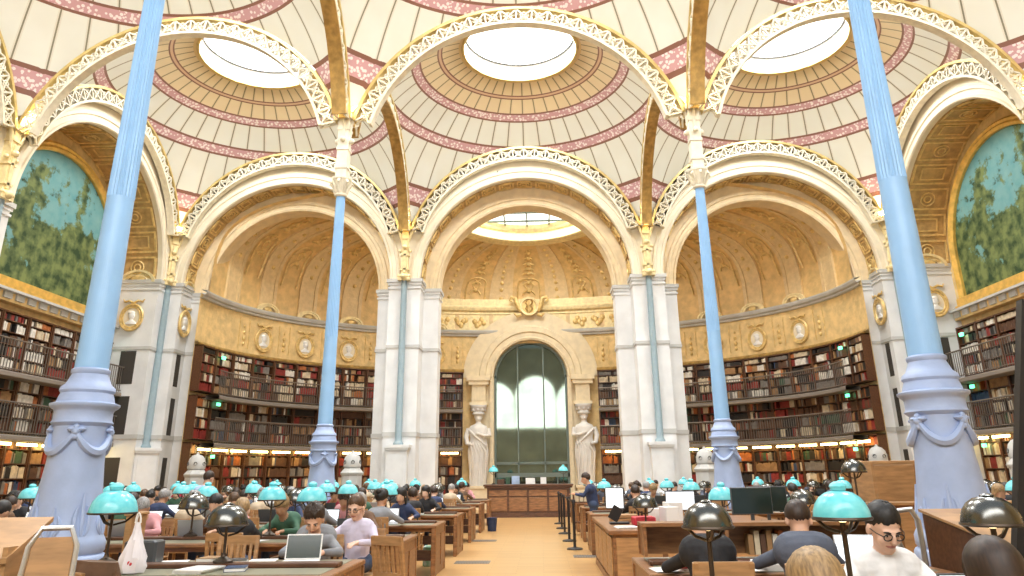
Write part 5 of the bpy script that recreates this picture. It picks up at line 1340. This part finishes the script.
# white plastic bag
mb = MB(); rows = []
rb = random.Random(3)
for k, (z, r) in enumerate(((0, .06), (.01, .14), (.08, .17), (.18, .155), (.28, .12), (.38, .085), (.48, .05), (.58, .03))):
    rows.append([(r*cos(2*pi*i/20)*(1+.16*sin(7*2*pi*i/20+k)+.2*(rb.random()-.5)), r*.8*sin(2*pi*i/20)*(1+.16*sin(7*2*pi*i/20+k)+.2*(rb.random()-.5)), z) for i in range(20)])
mb.grid(rows, closed=True); mb.add([rows[0][i] for i in range(20)], [tuple(range(19, -1, -1))])
o = empty('plastic_bag', (-2.78, -21.95, TT-.20), 0, 'white plastic carrier bag with a red print hanging by the laptop table', 'bag')
o.location = (-2.96, -21.12, TT+.006); o.scale = (.62, .62, .68); obj('sack', mb, mat('white_plastic', (.78, .76, .80), .35), o, smooth=True)
mb = MB(); mb.tube([(.035*cos(k*pi/6), -.012, .57+.12*sin(k*pi/6)) for k in range(7)], .009, 5); mb.tube([(.03*cos(k*pi/6), .014, .57+.10*sin(k*pi/6)) for k in range(7)], .009, 5); obj('handle', mb, M['paper'], o); mb = MB(); mb.ball((.02, -.112, .12), (.035, .012, .03), 8, 6); obj('print', mb, M['red'], o)
mb = MB(); mb.rbox(-.15, .15, -.1, .1, 0, .20, .02); o = obj('file_box', mb, M['shell_dark'], None, (-3.25, -20.4, TT+.006), (0, 0, .05)); tag(o, 'dark file box on the olive leather table behind the plastic bag', 'box')
mb = MB(); mb.box(-.03, .03, -.14, .14, 0, 1.16); o = empty('oak_post', (-3.66, -19.85, FZ), 0, 'light oak end board beside the large turquoise lamp', 'board'); obj('board', mb, M['wood_light'], o); mb = MB(); mb.rbox(-.05, .05, -.16, .16, 1.16, 1.19, .01); obj('cap', mb, M['wood_light'], o)
# green bag and bin at the table ends
mb = MB(); mb.rbox(-.12, .12, -.09, .09, 0, .34, .03); o = obj('bag', mb, mat('green_printed_bag', (.08, .36, .17), .6, var=.8, scale=9, col2=(.65, .72, .70)), None, (-1.55, -13.75, FZ)); tag(o, 'green and white printed bag on the floor under the third left table', 'bag')
mb = MB(); mb.lathe([(.12, 0), (.15, .34), (.16, .36), (.14, .35), (.11, .03), (0, .03)], 20); o = obj('waste_bin', mb, CM['navy'], None, (-1.0, -5.4, FZ), smooth=True); tag(o, 'navy waste bin at the aisle end of a far left table', 'bin')

# ------------------------------------------------------------------ light
W = bpy.data.worlds.new('world'); bpy.context.scene.world = W; W.use_nodes = True
W.node_tree.nodes['Background'].inputs[0].default_value = (.84, .92, 1, 1); W.node_tree.nodes['Background'].inputs[1].default_value = 1.0
for i, (x, y) in enumerate([(a, b) for b in (-4.8, -14.4) for a in (-9.6, 0, 9.6)]):
    ld = bpy.data.lights.new('skylight_light', 'AREA'); ld.shape = 'DISK'; ld.size = 3.9; ld.energy = 1500; ld.color = (.95, .98, 1)
    q = link('skylight_light', ld, None, (x, y, SPR+6.9))
ld = bpy.data.lights.new('apse_skylight_light', 'AREA'); ld.shape = 'RECTANGLE'; ld.size = 8; ld.size_y = 5.5; ld.energy = 1000; ld.color = (1, .98, .94); link('apse_skylight_light', ld, None, (0, 3.6, 13.5))
vs = bpy.context.scene.view_settings
bpy.context.scene.display_settings.display_device = 'sRGB'
vs.view_transform = 'Standard'; vs.look = 'None'; vs.gamma = 1; vs.use_curve_mapping = False; vs.exposure = -.42
